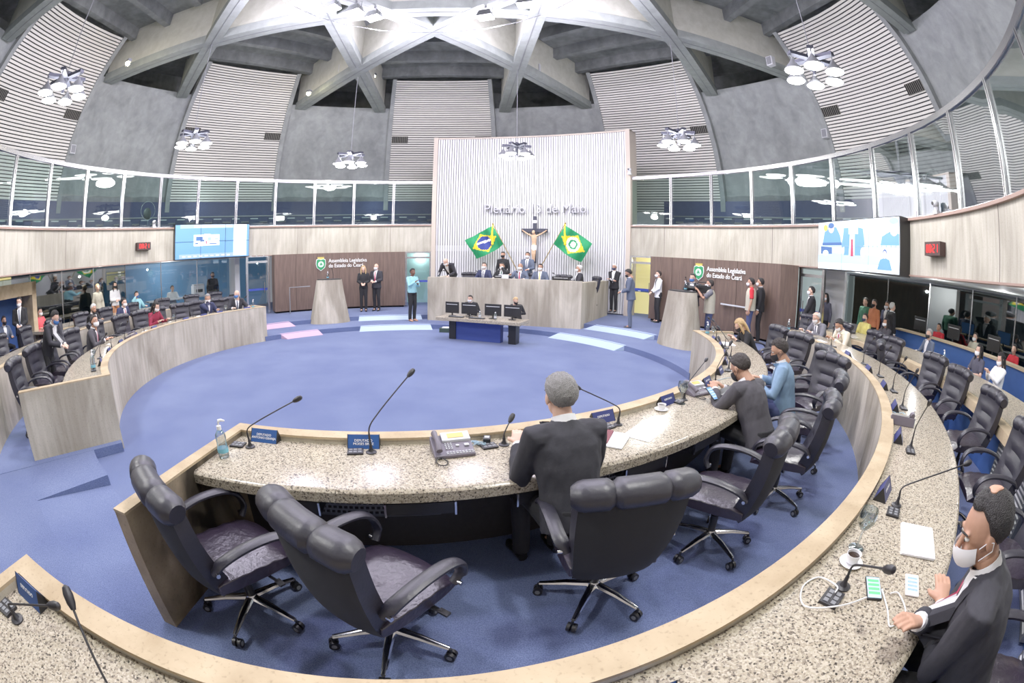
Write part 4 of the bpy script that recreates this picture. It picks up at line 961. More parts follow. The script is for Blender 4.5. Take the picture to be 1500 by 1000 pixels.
# clocks
SEG={'0':'abcdef','2':'abged','1':'bc','7':'abc'}
def digit(b,ch,x,z,w,h):
    S={'a':((x,z+h),(w,.012)),'d':((x,z-h),(w,.012)),'g':((x,z),(w,.012)),'b':((x+w/2,z+h/2),(.012,h)),'c':((x+w/2,z-h/2),(.012,h)),'f':((x-w/2,z+h/2),(.012,h)),'e':((x-w/2,z-h/2),(.012,h))}
    for k in SEG[ch]: (a,c),(dx,dz)=S[k]; b.box((a,-.045,c),(dx,.01,dz))
for ps,z,lab in ((-92.9,2.93,'red digital clock on balcony edge left of the blue video wall'),(93.3,2.9,'red digital clock on balcony edge right of the bright video wall')):
    t=thing('digital_clock',lab,'clock'); placed(t,ps,9.66,z)
    b=MB(); b.box((0,.04,0),(.56,.16,.24)); b.obj('case',mat('clock_case',(60,38,36),.5) if 'clock_case' not in MATS else MATS['clock_case'],t,smooth=False)
    b=MB()
    for i,c in enumerate('0021'): digit(b,c,(-.17,-.065,.065,.17)[i],0,.055,.065)
    b.box((-.001,-.045,.03),(.014,.01,.014)); b.box((-.001,-.045,-.03),(.014,.01,.014)); b.obj('digits',REDM,t,smooth=False)
# ---------------- crucifix
CW=mat('dark_cross_wood',(44,46,62),.6); CB=mat('carved_body',(206,170,136),.6)
t=thing('crucifix','dark wooden crucifix with carved pale figure on white slatted wall','crucifix'); placed(t,1.1,9.62,2.0)
b=MB(); b.box((0,0,.93),(.15,.06,1.82)); b.box((0,0,1.28),(1.02,.06,.15)); b.obj('cross',CW,t,bevel=.01,smooth=False)
b=MB(); b.box((0,-.04,1.62),(.17,.02,.10)); b.obj('plaque',TEXTW,t,smooth=False)
b=MB(); b.ball((-.02,-.12,1.20),(.06,.07,.085)); b.tube([(-.01,-.08,1.14),(0,-.08,.98),(0,-.07,.78),(.01,-.09,.62)],[(.06,.05),(.11,.07),(.08,.055),(.095,.07)],14)
for s in (-1,1):
    b.tube([(s*.07,-.07,1.05),(s*.26,-.07,1.14),(s*.46,-.06,1.27)],[.04,.03,.022],10); b.ball((s*.47,-.06,1.28),.028)
    b.tube([(s*.04,-.09,.64),(s*.045,-.13,.38),(s*.02,-.08,.12),(s*.01,-.12,.04)],[.055,.042,.03,.022],10)
m_=remesh(b,.014,2,'figure'); m_.materials.append(CB); link('figure',m_,t)
b=MB(); b.tube([(0,-.075,.70),(0,-.085,.60),(.01,-.09,.5)],[(.10,.08),(.115,.09),(.09,.07)],14); b.obj('loincloth',TEXTW,t)
# ---------------- flags
def flag(label,base,tip,quad,brazil):
    t=thing('flag',label,'flag'); b=MB(); b.tube([base,tip],.018,8); b.ball(tip,.04); b.obj('pole',mat('flag_pole',(150,130,80),.4,.5) if 'flag_pole' not in MATS else MATS['flag_pole'],t)
    A_,B_,C_,D_=[Vector(p) for p in quad]      # hoist top, fly top, fly bottom, hoist bottom
    nu,nv=36,26; b=MB(); vs=[]
    def pt(u,v,off=0):
        p=(A_*(1-u)+B_*u)*(1-v)+(D_*(1-u)+C_*u)*v
        sag=math.sin(u*PI)*.10*(v-.2)
        return p+Vector((0,-.06*math.sin(u*8+v*3)-.035*math.sin(u*15-v*5)-off,-sag))
    def region(u,v):
        x=(u-.5)*2; y=(v-.5)*2
        if brazil or True:
            if (x*1.0)**2/.20+(y)**2/.36<1: 
                if brazil: return 3 if abs(y+.12-.25*x*x+.15*x)<.09 else 2
                r=((x)**2/.20+(y)**2/.36)
                return 4 if .18<r<.42 and True else 3
            if abs(x)/.86+abs(y)/.84<1: return 1
        return 0
    for j in range(nv+1):
        for i in range(nu+1): vs.append(pt(i/nu,j/nv))
    st=nu+1; fs=[];mi=[]
    for j in range(nv):
        for i in range(nu): fs.append((j*st+i,j*st+i+1,(j+1)*st+i+1,(j+1)*st+i)); mi.append(region((i+.5)/nu,(j+.5)/nv))
    b.add(vs,fs); b.mi=mi; me=b.mesh('cloth',[GREEN,YEL,FBLUE,TEXTW,GREEN],True); me.set_sharp_from_angle(angle=PI); link('cloth',me,t)
    b=MB(); k=Vector(tip); b.tube([k,k+Vector((.0,-.08,-.3)),k+Vector((.02,-.09,-.72))],[.02,.035,.045],8); b.ball(k+Vector((.02,-.09,-.76)),.05); b.obj('tassel',YEL,t)
def wp(px,py,R_=8.95):
    d=ray(px,py); a=d.x**2+d.y**2; b_=CAMP.x*d.x+CAMP.y*d.y; c_=CAMP.x**2+CAMP.y**2-R_*R_; k=(-b_+math.sqrt(b_*b_-a*c_))/a; return CAMP+d*k
flag('national flag of Brazil hanging on a slanted pole left of the crucifix',wp(757,395),wp(722,328),(wp(722,331),wp(682,352),wp(697,379),wp(738,357)),True)
flag('green and yellow state flag on a slanted pole right of the crucifix',wp(788,398),wp(828,327),(wp(828,330),wp(868,357),wp(851,384),wp(811,357)),False)
# ---------------- chandeliers
IRON=mat('lamp_iron',(58,60,72),.5,.4)
def chandelier():
    t=thing('chandelier','x','chandelier')
    b=MB(); b.tube([(0,0,.1),(0,0,9.1-6.05)],.009,6); b.obj('cable',GREY,t)
    b=MB(); b.lathe([(.03,.14),(.09,.1),(.11,.02),(.05,-.1),(.03,-.35)],n=16); b.obj('hub',IRON,t)
    for i in range(3):
        a=RAD(60*i+12); d=Vector((math.cos(a),math.sin(a),0)); b=MB(); b.box((0,0,0),(1.0,.13,.07),(0,0,a)); b.obj('arm',IRON,t,smooth=False)
    for i in range(6):
        a=RAD(60*i+12); c=Vector((math.cos(a)*.46,math.sin(a)*.46,0)); b=MB(); b.tube([c,c+Vector((0,0,-.14))],.012,6); b.lathe([(.03,-.14),(.06,-.2),(.10,-.25),(.19,-.36),(.195,-.375),(.18,-.37)],c,20); s=b.obj('shade',GREY,t)
        b=MB(); b.lathe([(.001,-.372),(.12,-.374),(.175,-.378),(.12,-.405),(.001,-.41)],c,20); b.obj('bulb',BULB,s)
    return t
C0=chandelier(); CN=['chandelier of six lamps right of the first ribbed bay at far upper right','six lamp chandelier hanging at upper right beside the slatted wall']
cl={-135:'six lamp chandelier at far upper left of the hall',-90:'six lamp chandelier hanging before the second slatted bay on left',-45:'six lamp chandelier left of centre before a plain concrete bay',0:'six lamp chandelier hanging directly in front of the white slatted wall',45:'six lamp chandelier just right of the white slatted wall',90:'large six lamp chandelier at upper right near the railing',135:'chandelier above the right rear of the hall',180:'chandelier above the photographer at the rear'}
for i,(a,l) in enumerate(cl.items()):
    p=W(7.5,a,{-135:6.15,-90:6.1,-45:5.85,0:6.12,45:5.95,90:6.15}.get(a,6.05))
    if i==0: C0.location=p; C0.rotation_euler=(0,0,RAD(20)); tag(C0,l,'chandelier','hall chandeliers')
    else: dup(C0,p,RAD(i*23),l,'hall chandeliers')
# ---------------- floodlights under the star
def flood(p,lab):
    t=thing('floodlight',lab,'floodlight',p)
    b=MB(); b.box((0,0,0),(.44,.34,.22),taper=.7); b.obj('housing',STEEL,t,bevel=.01)
    b=MB(); b.box((0,0,-.115),(.40,.30,.012)); b.obj('lamp',FLOOD,t)
    b=MB(); b.tube([(-.19,0,0),(-.19,0,.22),(.19,0,.22),(.19,0,0)],.01,6); b.box((0,0,.26),(.05,.05,.1)); b.obj('bracket',GREY,t)
for (px,py),lab in (((487,8),'leftmost glowing floodlight under the ceiling star'),((520,14),'small floodlight second from left under the ceiling star'),((548,22),'largest brightest floodlight under the ceiling star'),((711,21),'square floodlight right of the ceiling crossing'),((770,3),'floodlight at top edge right of the ceiling crossing')):
    flood(wp0(px,py) if False else CAMP+ray(px,py)*((8.85-CAMP.z)/ray(px,py).z),lab)
b=MB(); b.tube([W(3.95,a,9.02) for a in range(0,360,15)],.012,8,close=True); tag(b.obj('lighting_rail',STEEL),'round steel rail carrying the floodlights under the ceiling star','rail')
WL=[]
for px,py,dist,lab in ((187,93,.90,'small warm lamp glowing on the beam at upper left'),(452,137,.92,'small warm lamp glowing on beam left of the second plain bay'),(547,112,.93,'small warm lamp glowing beside beam left of the third slatted bay')):
    r_=ray(px,py); p=onr(px,py,11.0); p=CAMP+(p-CAMP)*dist; WL.append(p)
    t=thing('beam_lamp',lab,'lamp',p); b=MB(); b.box((0,.02,.1),(.2,.14,.1)); b.obj('housing',GREY,t); b=MB(); b.ball((0,0,0),.085); b.obj('bulb',MATS.get('warm_bulb') or mat('warm_bulb',(255,246,190),.5,emit=45),t)
# speakers and cctv on the concrete
for px,py,R,lab in ((275,55,8.9,'grey loudspeaker box on the beam above second slatted bay'),(500,101,8.8,'grey loudspeaker box on beam left of the third bay'),(1030,53,8.8,'grey loudspeaker on beam at upper right centre'),(1129,90,10.6,'grey loudspeaker on beam end at upper right'),(787,100,8.6,'small loudspeaker right of the centre beam joint'),(408,217,13.6,'white loudspeaker at right edge of second slatted bay'),(106,219,13.6,'small white box at right edge of leftmost slatted bay'),(1209,196,13.4,'white loudspeaker at left edge of right slatted bay')):
    p=wp(px,py,R); t=thing('loudspeaker',lab,'loudspeaker',p,-RAD(psi_of(p))); b=MB(); b.box((0,0,0),(.26,.2,.34)); b.obj('cabinet',LGREY,t,bevel=.015); b=MB(); b.box((0,-.105,0),(.2,.01,.28)); b.obj('grille',GREY,t); b=MB(); b.box((0,.14,0),(.05,.12,.05)); b.obj('bracket',GREY,t)
def ptz(p,rz,lab):
    t=thing('security_camera',lab,'camera',p,rz); b=MB(); b.box((0,0,.03),(.14,.1,.06)); b.obj('bracket',LGREY,t); b=MB(); b.lathe([(.05,.06),(.06,.1),(.05,.15)],n=14); b.ball((0,-.02,.18),(.075,.085,.07)); b.obj('housing',LGREY,t); b=MB(); b.cyl((0,-.09,.18),(0,-.12,.18),.03); b.obj('lens',BLK,t)
ptz(W(9.75,-90.2,ZL+.05),-RAD(-90.2),'white robotic camera on balcony ledge above the left clock')
ptz(W(9.75,93.5,ZL+.05),-RAD(93.5),'white robotic camera on balcony ledge above the right clock')
ptz(W(9.6,23.4,5.35),-RAD(23.4),'small white camera on right edge of the white slatted wall')
for ps,lab in ((-91.2,'thin round hoop behind glass above the left clock'),(91.8,'thin round hoop behind glass above the right clock')):
    t=thing('hoop',lab,'hoop',W(9.95,ps,4.1),-RAD(ps)); b=MB(); b.tube([(.30*math.cos(a*PI/16),0,.30*math.sin(a*PI/16)) for a in range(32)],.008,6,close=True); b.obj('ring',STEEL,t); b=MB(); b.ball((0,.05,-.1),(.17,.02,.2)); b.obj('pad',BLK,t); b=MB(); b.tube([(0,0,-.3),(0,0,-.6)],.01,6); b.obj('stem',STEEL,t)
# gallery benches (dark seats with pale bars along their tops)
b=MB()
for s in (-1,1):
    for i in range(24):
        a=s*(26+i*4.0); 
        t=link('gallery_seat',None); t.location=W(12.2,a,3.2); t.rotation_euler=(0,0,-RAD(a)); tag(t,'dark gallery seat with pale top behind the %s balcony glass'%('left' if s<0 else 'right'),'seat','gallery seats %s'%('left' if s<0 else 'right'))
        if i==0 and s==-1:
            b=MB(); b.box((0,0,.2),(.5,.45,.1)); m1=b.mesh('seat',BLK); b=MB(); b.box((0,.22,.55),(.5,.06,.6)); m2=b.mesh('backrest',NAVY); b=MB(); b.box((0,.22,.87),(.34,.07,.04)); m3=b.mesh('headrest',LGREY)
            b=MB(); b.box((0,0,.08),(.3,.3,.16)); m4=b.mesh('base',GREY)
        for n_,m_ in (('seat',m1),('backrest',m2),('headrest',m3),('base',m4)): link(n_,m_,t)
# ---------------- AED style dispenser on the dark return panel
t=thing('wall_dispenser','grey wall dispenser on the dark wooden panel end','dispenser'); q0,q1=W(9.3,60.6),W(9.75,62.4); dd=q1-q0; mm=q0*.45+q1*.55+Vector((dd.y,-dd.x,0)).normalized()*(-.05); t.location=(mm.x,mm.y,1.6); t.rotation_euler=(0,0,math.atan2(dd.y,dd.x)+PI)
b=MB(); b.box((0,0,0),(.2,.06,.62)); b.obj('frame',LGREY,t,bevel=.01); b=MB(); b.box((0,-.035,.12),(.12,.01,.26)); b.obj('window',BLK,t); b=MB(); b.box((0,-.035,-.18),(.12,.012,.14)); b.obj('tray',STEEL,t)
# ================================================================= DESK PROPS
CARDT={}
def nameplate(R,psi,z,l1,l2,label,turn=0,navy=False,w=.21):
    t=thing('name_plate',label,'name plate',W(R,psi,z),-RAD(psi)+PI+RAD(turn) )
    b=MB(); h=.085; d=.045
    b.add([(-w/2,-d,0),(w/2,-d,0),(w/2,d,0),(-w/2,d,0),(-w/2,0,h),(w/2,0,h)],[(0,1,2,3),(0,4,5,1),(2,5,4,3),(0,3,4),(1,5,2)]); b.obj('holder',NAVYPLATE if navy else BLUEPLATE,t,smooth=False)
    for s in (-1,1):
        b=MB(); b.add([(s*w/2,-d*1.03,0),(s*(w/2+.004),-d*1.03,0),(s*(w/2+.004),d*1.03,0),(s*w/2,d*1.03,0),(s*w/2,0,h*1.03),(s*(w/2+.004),0,h*1.03)],[(0,1,2,3),(0,4,5,1),(2,5,4,3),(0,3,4),(1,5,2)]); b.obj('end_cap',BLK,t,smooth=False)
    key=(l1,l2)
    if key not in CARDT:
        me=text_mesh(l1+'\n'+l2,.023,.0004,'CENTER',.95)
        an=math.atan2(h,d); Mx=Matrix.Translation((0,-d*.5-.0016,h*.5+.001))@Matrix.Rotation(an,4,'X'); me.transform(Matrix.Translation((0,.0,0))); me.transform(Mx); me.materials.clear(); me.materials.append(TEXTW); CARDT[key]=me
    link('lettering',CARDT[key],t); return t
MICB=mat('mic_black',(28,27,32),.45)
_mc={}
def mic(R,psi,z,label,dirx=0,diry=1,L=.42,h=.16,group='desk microphones',panel=True,tip=None):
    """dirx/diry: way the neck leans, diry towards the room's middle."""
    t=thing('microphone',label,'microphone',W(R,psi,z),face_in(psi),group)
    if tip is not None:
        v=Matrix.Rotation(-face_in(psi),3,'Z')@(tip-W(R,psi,z)); dirx,diry=v.x,v.y; L=math.hypot(v.x,v.y); h=max(.04,(v.z-.05)/2)
    key=(round(dirx,2),round(diry,2),L,h)
    if key not in _mc:
        b=MB(); b.lathe([(.036,0),(.036,.006),(.02,.012),(.011,.03),(.010,.055)],n=18); m1=b.mesh('base',MICB)
        d=Vector((dirx,diry,0)).normalized(); p=smooth_path([(0,0,.05),(0,0,.05+h*.6),tuple(d*L*.22+Vector((0,0,.05+h))),tuple(d*L*.6+Vector((0,0,.05+h*1.5))),tuple(d*L+Vector((0,0,.05+h*2.0)))],5)
        b=MB(); b.tube(p,[.007 if i<4 else .0048 for i in range(len(p))],8); m2=b.mesh('gooseneck',MICB)
        u=(p[-1]-p[-3]).normalized(); b=MB(); b.tube([p[-1]-u*.01,p[-1]+u*.01,p[-1]+u*.035,p[-1]+u*.055,p[-1]+u*.062],[.010,.017,.019,.014,.004],12); m3=b.mesh('capsule',MICB)
        b=MB(); b.box((0,0,.006),(.105,.085,.012)); 
        m4=b.mesh('p',MICB); b=MB()
        for i in range(3):
            for j in range(2): b.box((-.03+.03*i,-.018+.036*j,.0125),(.022,.022,.004))
        m5=b.mesh('q',STEEL if False else GREY); _mc[key]=(m1,m2,m3,m4,m5)
    m1,m2,m3,m4,m5=_mc[key]
    link('base',m1,t); link('gooseneck',m2,t); link('capsule',m3,t)
    if panel:
        s=thing('switch_panel',label.replace('microphone','button panel by microphone',1),'control panel',W(R,psi,z)+W(1,psi+90)*.105*(1 if psi>0 else -1),face_in(psi)+.1,'desk control panels'); link('plate',m4,s); link('buttons',m5,s)
    return t
ZG=.901; ZH=.986
mic(5.66,162.0,ZG,'microphone beside the hand sanitizer at left end of near desk',.85,.35,.36,.13)
mic(5.62,153.2,ZG,'tall microphone beside the second blue name plate on near desk',.40,.35,.34,.2)
mic(5.63,134.7,ZG,'microphone leaning left just right of the grey haired man',-1,.30,.34,.13)
mic(5.62,144.3,ZG,'microphone half hidden behind the grey haired man',.5,.4,.07,.05)
mic(5.58,124.6,ZG,'long microphone leaning over the wine glass and desk phone',.95,.1,.5,.12)
mic(5.60,116.5,ZG,'microphone beyond the desk phone on right side of near desk',.5,-.2,.2,.18)
mic(5.60,108,ZG,'microphone in front of the man in light blue jacket',.3,.3,.25,.14)
mic(5.60,99.5,ZG,'microphone left of the blonde woman, nearer one',.3,.4,.25,.16)
mic(5.60,91,ZG,'microphone left of the blonde woman, farther one',.4,.3,.3,.16)
mic(5.60,84,ZG,'microphone beside water glass in front of blonde woman',-.3,.4,.25,.16)
nameplate(5.52,161.4,ZG,'DEPUTADO','ANTONIO GRANJA','blue name plate nearest the sanitizer bottle on near desk')
nameplate(5.52,153.8,ZG,'DEPUTADO','MOISES BRAZ','blue name plate with microphone in the middle of near desk')
nameplate(5.50,135.3,ZG,'DEPUTADO','','navy name plate peeking out right of the grey haired man',navy=True)
nameplate(5.52,127.0,ZG,'DEPUTADO','','navy name plate behind the coffee cup on near desk',navy=True)
for i,a in enumerate((117.5,111.0,104.5,98,91.5,85.5)): nameplate(5.52,a,ZG,'DEPUTADO','','navy name plate, %s beyond the desk phone on near desk rim'%ORD[i],navy=True)
# outer right desk
for i,(a,lab) in enumerate(((95.5,'sixth'),(103.4,'fifth'),(110.4,'fourth'),(117.2,'third'),(124.2,'second'),(132.4,'first'))):
    nameplate(7.68,a,ZH,'DEPUTADO','','navy name plate, %s from the water glass on outer right desk'%lab,navy=True)
for i,a in enumerate((98.8,104.7,110.6,115.8,125.1)): mic(7.80,a,ZH,'microphone on outer right desk, %s nearer than the cream suited man'%ORD[i],-.5,-.1,.22,.17)
mic(7.80,133.0,ZH,'long microphone leaning right beyond the water glass, lower right',tip=at(1413,680,1.24))
mic(7.80,139.6,ZH,'black microphone bent over the charging phone, lower right',-.6,-.8,.20,.09)
mic(7.80,88,ZH,'microphone near the man in cream suit on outer right desk',-.4,.2,.2,.14); mic(7.8,80,ZH,'microphone near the man in grey suit on outer right desk',-.4,.2,.2,.14)
nameplate(7.64,162.8,ZH,'DEPUTADO','','blue name plate at lower left corner of outer desk')
mic(7.80,165.6-3,ZH,'microphone crossing the name plate at lower left corner',tip=at(76,892,1.10))
mic(7.83,157.2,ZH,'long microphone rising from the bottom edge at lower left',tip=at(106,888,1.30))
nameplate(7.74,146.9,ZH,'DEPUTADO','','blue name plate cut by the bottom edge of the photo')
# left desks
for i,a in enumerate((157,147.5,139,131,121.5,108,101,95,85)):
    mic(5.62,-a,ZG,'microphone on left inner desk, %s from the aisle'%ORD[i],(.3 if i%2 else -.3),.3,.26,.15); 
    nameplate(5.52,-a+3,ZG,'DEPUTADO','','dark name plate on left inner desk, %s from the aisle'%ORD[i],navy=True)
for i,a in enumerate((133,124,117,110,103,96,89,82)): mic(7.8,-a,ZH,'microphone on left outer desk, %s from the aisle'%ORD[i],.2,.3,.26,.15)
def desk_phone(R,psi,z,turn,label,lightface=True):
    t=thing('desk_phone',label,'telephone',W(R,psi,z),face_in(psi)+RAD(turn)); PG=mat('phone_grey',(104,98,110),.45) if 'phone_grey' not in MATS else MATS['phone_grey']
    Mt=Matrix.Rotation(RAD(14),4,'X')
    b=MB(); b.add([(-.13,-.09,0),(.13,-.09,0),(.13,.10,0),(-.13,.10,0),(-.13,-.09,.022),(.13,-.09,.022),(.13,.10,.085),(-.13,.10,.085)],[(3,2,1,0),(4,5,6,7),(0,1,5,4),(1,2,6,5),(2,3,7,6),(3,0,4,7)]); b.obj('base',PG,t,bevel=.006,smooth=False)
    sl=.063/.19; zz=lambda y:.022+(y+.09)*sl
    def pl(x0,x1,y0,y1,up,m,n_): 
        b=MB(); b.add([(x0,y0,zz(y0)+.001),(x1,y0,zz(y0)+.001),(x1,y1,zz(y1)+.001),(x0,y1,zz(y1)+.001)]+[(x0,y0,zz(y0)+up),(x1,y0,zz(y0)+up),(x1,y1,zz(y1)+up),(x0,y1,zz(y1)+up)],[(3,2,1,0),(4,5,6,7),(0,1,5,4),(1,2,6,5),(2,3,7,6),(3,0,4,7)]); return b.obj(n_,m,t,smooth=False)
    f=pl(-.06,.125,.025,.10,.016,LGREY if lightface else BLK,'display_panel'); pl(-.02,.085,.045,.085,.019,mat('phone_lcd',(206,180,96),.4,emit=.3) if 'phone_lcd' not in MATS else MATS['phone_lcd'],'screen')
    b=MB()
    for r in range(4):
        for c_ in range(3): y=-.035+.015*r; b.box((-.045+.018*c_,y,zz(y)+.004),(.011,.009,.006))
    for c_ in range(9): y=-.065; b.box((-.045+.02*c_,y,zz(y)+.003),(.013,.008,.005)); b.box((-.045+.02*c_,y-.013,zz(y-.013)+.003),(.013,.008,.005))
    b.cyl((.03,-.01,zz(-.01)),(.03,-.01,zz(-.01)+.006),.012); b.box((.09,-.01,zz(-.01)+.004),(.03,.03,.006)); b.obj('keys',LGREY,t,smooth=False)
    b=MB(); b.tube([(-.10,-.085,.055),(-.10,-.06,.075),(-.10,0,.092),(-.10,.07,.108),(-.10,.095,.10)],[(.026,.02),(.027,.018),(.02,.013),(.027,.018),(.024,.02)],12,up=(1,0,0)); b.obj('handset',PG,t)
    b=MB(); P_=[]; 
    for i in range(60): a=i/59; q=Vector((-.10+.035*math.sin(a*2*PI),-.095-.055*(1-math.cos(a*2*PI)),.012)); P_.append(q+Vector((.004*math.cos(i*1.6),0,.004*math.sin(i*1.6))))
    b.tube(P_,.0035,5); b.obj('cord',BLK,t)
desk_phone(5.66,147.9,ZG,4,'grey desk phone with lit amber display and coiled cord on near desk')
desk_phone(5.58,121.6,ZG,-20,'black desk phone with tilted screen near the wine glass')
desk_phone(7.72,120.4,ZH,90,'black desk phone with tangled cables on outer right desk')
desk_phone(7.70,-0+81.5,ZH,0,'dark desk phone beside the man in grey suit, far right')
desk_phone(5.6,-129,ZG,0,'dark desk phone in front of the white masked man on the left')
CABB=mat('cable_pale_blue',(150,180,196),.5); CABW=mat('cable_white',(236,236,236),.45)
def cable(label,pts,m,r=.003,z=ZG):
    b=MB(); b.tube(smooth_path(pts,8),r,6); return tag(b.obj('cable',m),label,'cable')
def scrib(R,psi,z,n,sx,sy,seed):
    rr=random.Random(seed); c=W(R,psi,z); return [c+Vector((rr.uniform(-sx,sx),rr.uniform(-sy,sy),.005+.02*rr.random())) for _ in range(n)]
cable('tangle of pale blue cables right of the grey desk phone',scrib(5.6,146.0,ZG,12,.07,.05,3),CABB)
t=thing('power_adapter','black power adapter by the cables on near desk','adapter',W(5.55,145.3,ZG),.3); b=MB(); b.box((0,0,.02),(.05,.07,.04)); b.obj('body',BLK,t,bevel=.004); b=MB(); b.box((0,.0,.041),(.03,.03,.003)); b.obj('label_sticker',LGREY,t)
cable('loop of pale blue cable before the man in light blue jacket',[W(5.6,118.5,ZG+.006),W(5.75,117,ZG+.006),W(5.85,114.5,ZG+.006),W(5.72,112.5,ZG+.006),W(5.6,114.5,ZG+.006),W(5.55,117,ZG+.006)],CABB)
cable('tangle of cables beside black phone on outer right desk',scrib(7.72,118.8,ZH,12,.09,.09,5),CABB)
def bottle_pump(loc,label,sc=1):
    t=thing('sanitizer_bottle',label,'bottle',loc,random.random()*3); SB=MATS.get('sanitizer_plastic') or glass('sanitizer_plastic',(226,232,238),.14)
    b=MB(); b.lathe([(.034,0),(.037,.008),(.037,.06),(.034,.10),(.037,.13),(.035,.15),(.018,.175),(.013,.182)],n=24); b.obj('bottle',SB,t)
    b=MB(); b.arc; b.lathe([(.0375,.035),(.0378,.037),(.0378,.060),(.0375,.062)],n=24); b.obj('label_wrap',mat('aqua_label',(110,180,200),.5) if 'aqua_label' not in MATS else MATS['aqua_label'],t)
    b=MB(); b.lathe([(.016,.18),(.016,.205),(.006,.21),(.006,.232)],n=14); b.tube([(0,0,.235),(.02,0,.24),(.045,0,.232)],[.011,.009,.005],8); b.obj('pump',WHITE,t)
    t.scale=(sc,)*3; return t
bottle_pump(W(5.86,163.0,ZG),'clear pump sanitizer bottle with aqua label at left end of near desk',1.05)
bottle_pump(W(5.62,-157.5,ZG),'clear sanitizer bottle on the left inner desk by the concrete block',1.1)
bottle_pump(W(5.6,78.6,ZG),'clear sanitizer bottle at far end of the near desk'); bottle_pump(W(7.72,75.5,ZH),'clear sanitizer bottle at far end of the outer right desk'); bottle_pump(W(5.75,-78.5,ZG),'sanitizer bottle beside the bald man on left desk')
bottle_pump(W(10.3,92.5,.93),'white bottle on right press counter before woman in floral dress')
bottle_pump(W(6.75,52.5,S1+1.41),'sanitizer bottle on top of the right lectern'); bottle_pump(W(6.75,-51.6,S1+1.41),'sanitizer bottle on top of the left lectern')
bottle_pump(Vector((-2.3,6.35,1.42)),'white sanitizer bottle at left end of podium top')
GL_=glass('goblet_glass',(236,240,244),.18)
def goblet(R,psi,z,label):
    t=thing('water_goblet',label,'glass',W(R,psi,z)); b=MB(); b.lathe([(.034,0),(.034,.003),(.005,.008),(.0045,.075),(.02,.088),(.038,.115),(.04,.14),(.034,.165),(.033,.165),(.038,.14),(.036,.116),(.018,.092),(.001,.088)],n=24); b.obj('goblet_body',GL_,t)
    b=MB(); b.lathe([(.001,.0885),(.018,.093),(.035,.116),(.037,.13),(.001,.13)],n=20); b.obj('water',CLEAR,t); t.scale=(1.25,)*3
goblet(5.62,125.9,ZG,'stemmed water glass on near desk before the phone user'); goblet(7.72,137.3,ZH,'stemmed water glass near stack of papers at lower right')
goblet(5.65,-152.5,ZG,'stemmed water glass on left inner desk near its end'); goblet(5.62,81.5,ZG,'stemmed water glass beside the blonde woman'); goblet(5.6,-89,ZG,'stemmed glass before the chin resting man'); goblet(5.6,-109,ZG,'stemmed glass before the woman in maroon')
def cup(R,psi,z,label):
    t=thing('coffee_cup',label,'cup',W(R,psi,z),1.0); b=MB(); b.lathe([(.02,.006),(.03,.014),(.036,.04),(.038,.055),(.035,.054),(.032,.035),(.001,.03)],n=24); c_=b.obj('cup_body',WHITE,t); b=MB(); b.tube([(.034,0,.045),(.052,0,.042),(.052,0,.024),(.032,0,.02)],.0045,8); b.obj('handle',WHITE,c_)
    b=MB(); b.lathe([(.001,.04),(.033,.04),(.033,.0415),(.001,.042)],n=20); b.obj('coffee',mat('black_coffee',(40,22,14),.15) if 'black_coffee' not in MATS else MATS['black_coffee'],t)
    s=thing('saucer','white saucer under the '+label,'saucer',W(R,psi,z)); b=MB(); b.lathe([(.03,0),(.055,.006),(.062,.012),(.055,.008),(.001,.005)],n=28); b.obj('dish',WHITE,s)
cup(5.60,128.9,ZG,'white coffee cup left of the wine glass on near desk'); cup(7.75,138.3,ZH,'white cup of black coffee on outer desk at lower right')
def sheets(R,psi,z,w,l,n,turn,label,name='paper_stack',m=PAPER,lines=True,cat='papers'):
    t=thing(name,label,cat,W(R,psi,z),face_in(psi)+RAD(turn)); b=MB()
    for i in range(n): b.box((.002*math.sin(i*5),.002*math.cos(i*3),.0015+i*.003),(w,l,.0026),(0,0,.02*math.sin(i*7)))
    b.obj('sheets',m,t,smooth=False)
    if lines:
        b=MB()
        for i in range(12): b.box((0,l*.38-i*l*.065,.0032*n+.0004),(w*(.74 if i%4 else .45),.0028,.0003))
        b.obj('print_lines',MATS.get('print_grey') or mat('print_grey',(190,190,196),.8),t,smooth=False)
    return t
sheets(5.86,134.2,ZG,.22,.30,1,-70,'blank white sheet right of the red folder on near desk',name='paper_sheet',lines=False)
sheets(5.84,137.1,ZG,.21,.28,4,-55,'white papers under the dark red folder on near desk',lines=False)
sheets(5.76,137.6,ZG+.014,.16,.24,3,-50,'dark red folder lying on white papers on near desk',name='folder',m=mat('maroon_folder',(110,40,52),.5),lines=False,cat='folder')
sheets(8.02,135.3,ZH,.21,.30,5,-75,'thick stack of printed white papers before the foreground man')
sheets(5.62,-120,ZG,.3,.2,2,10,'loose papers on the left inner desk',lines=False); sheets(5.8,-96,ZG,.3,.2,3,0,'papers and folders on left desk near the chin resting man',lines=False); sheets(5.72,88,ZG,.3,.2,4,0,'papers in front of the blonde woman',lines=False)
sheets(10.1,92,.926,.3,.2,2,0,'open white papers on right press counter',lines=False); sheets(7.8,84.5,ZH,.28,.2,2,0,'papers before the man in cream suit',lines=False)
def smartphone(R,psi,z,turn,label,scr,m=BLK,tilt=0):
    t=thing('smartphone',label,'phone',W(R,psi,z),face_in(psi)+RAD(turn)); t.rotation_euler=(RAD(tilt),0,face_in(psi)+RAD(turn)); b=MB(); b.box((0,0,.005),(.075,.155,.009)); b.obj('case',m,t,bevel=.003)
    b=MB(); b.m(0).box((0,0,.0102),(.068,.14,.0006)); 
    for i in range(4): b.m(1).box((0,.045-.028*i,.0108),(.058,.018,.0004))
    b.obj('screen',scr,t,smooth=False)
smartphone(7.93,139.0,ZH,-60,'smartphone with green chat on screen charging beneath the black microphone',[SCR_L,SCR_GR])
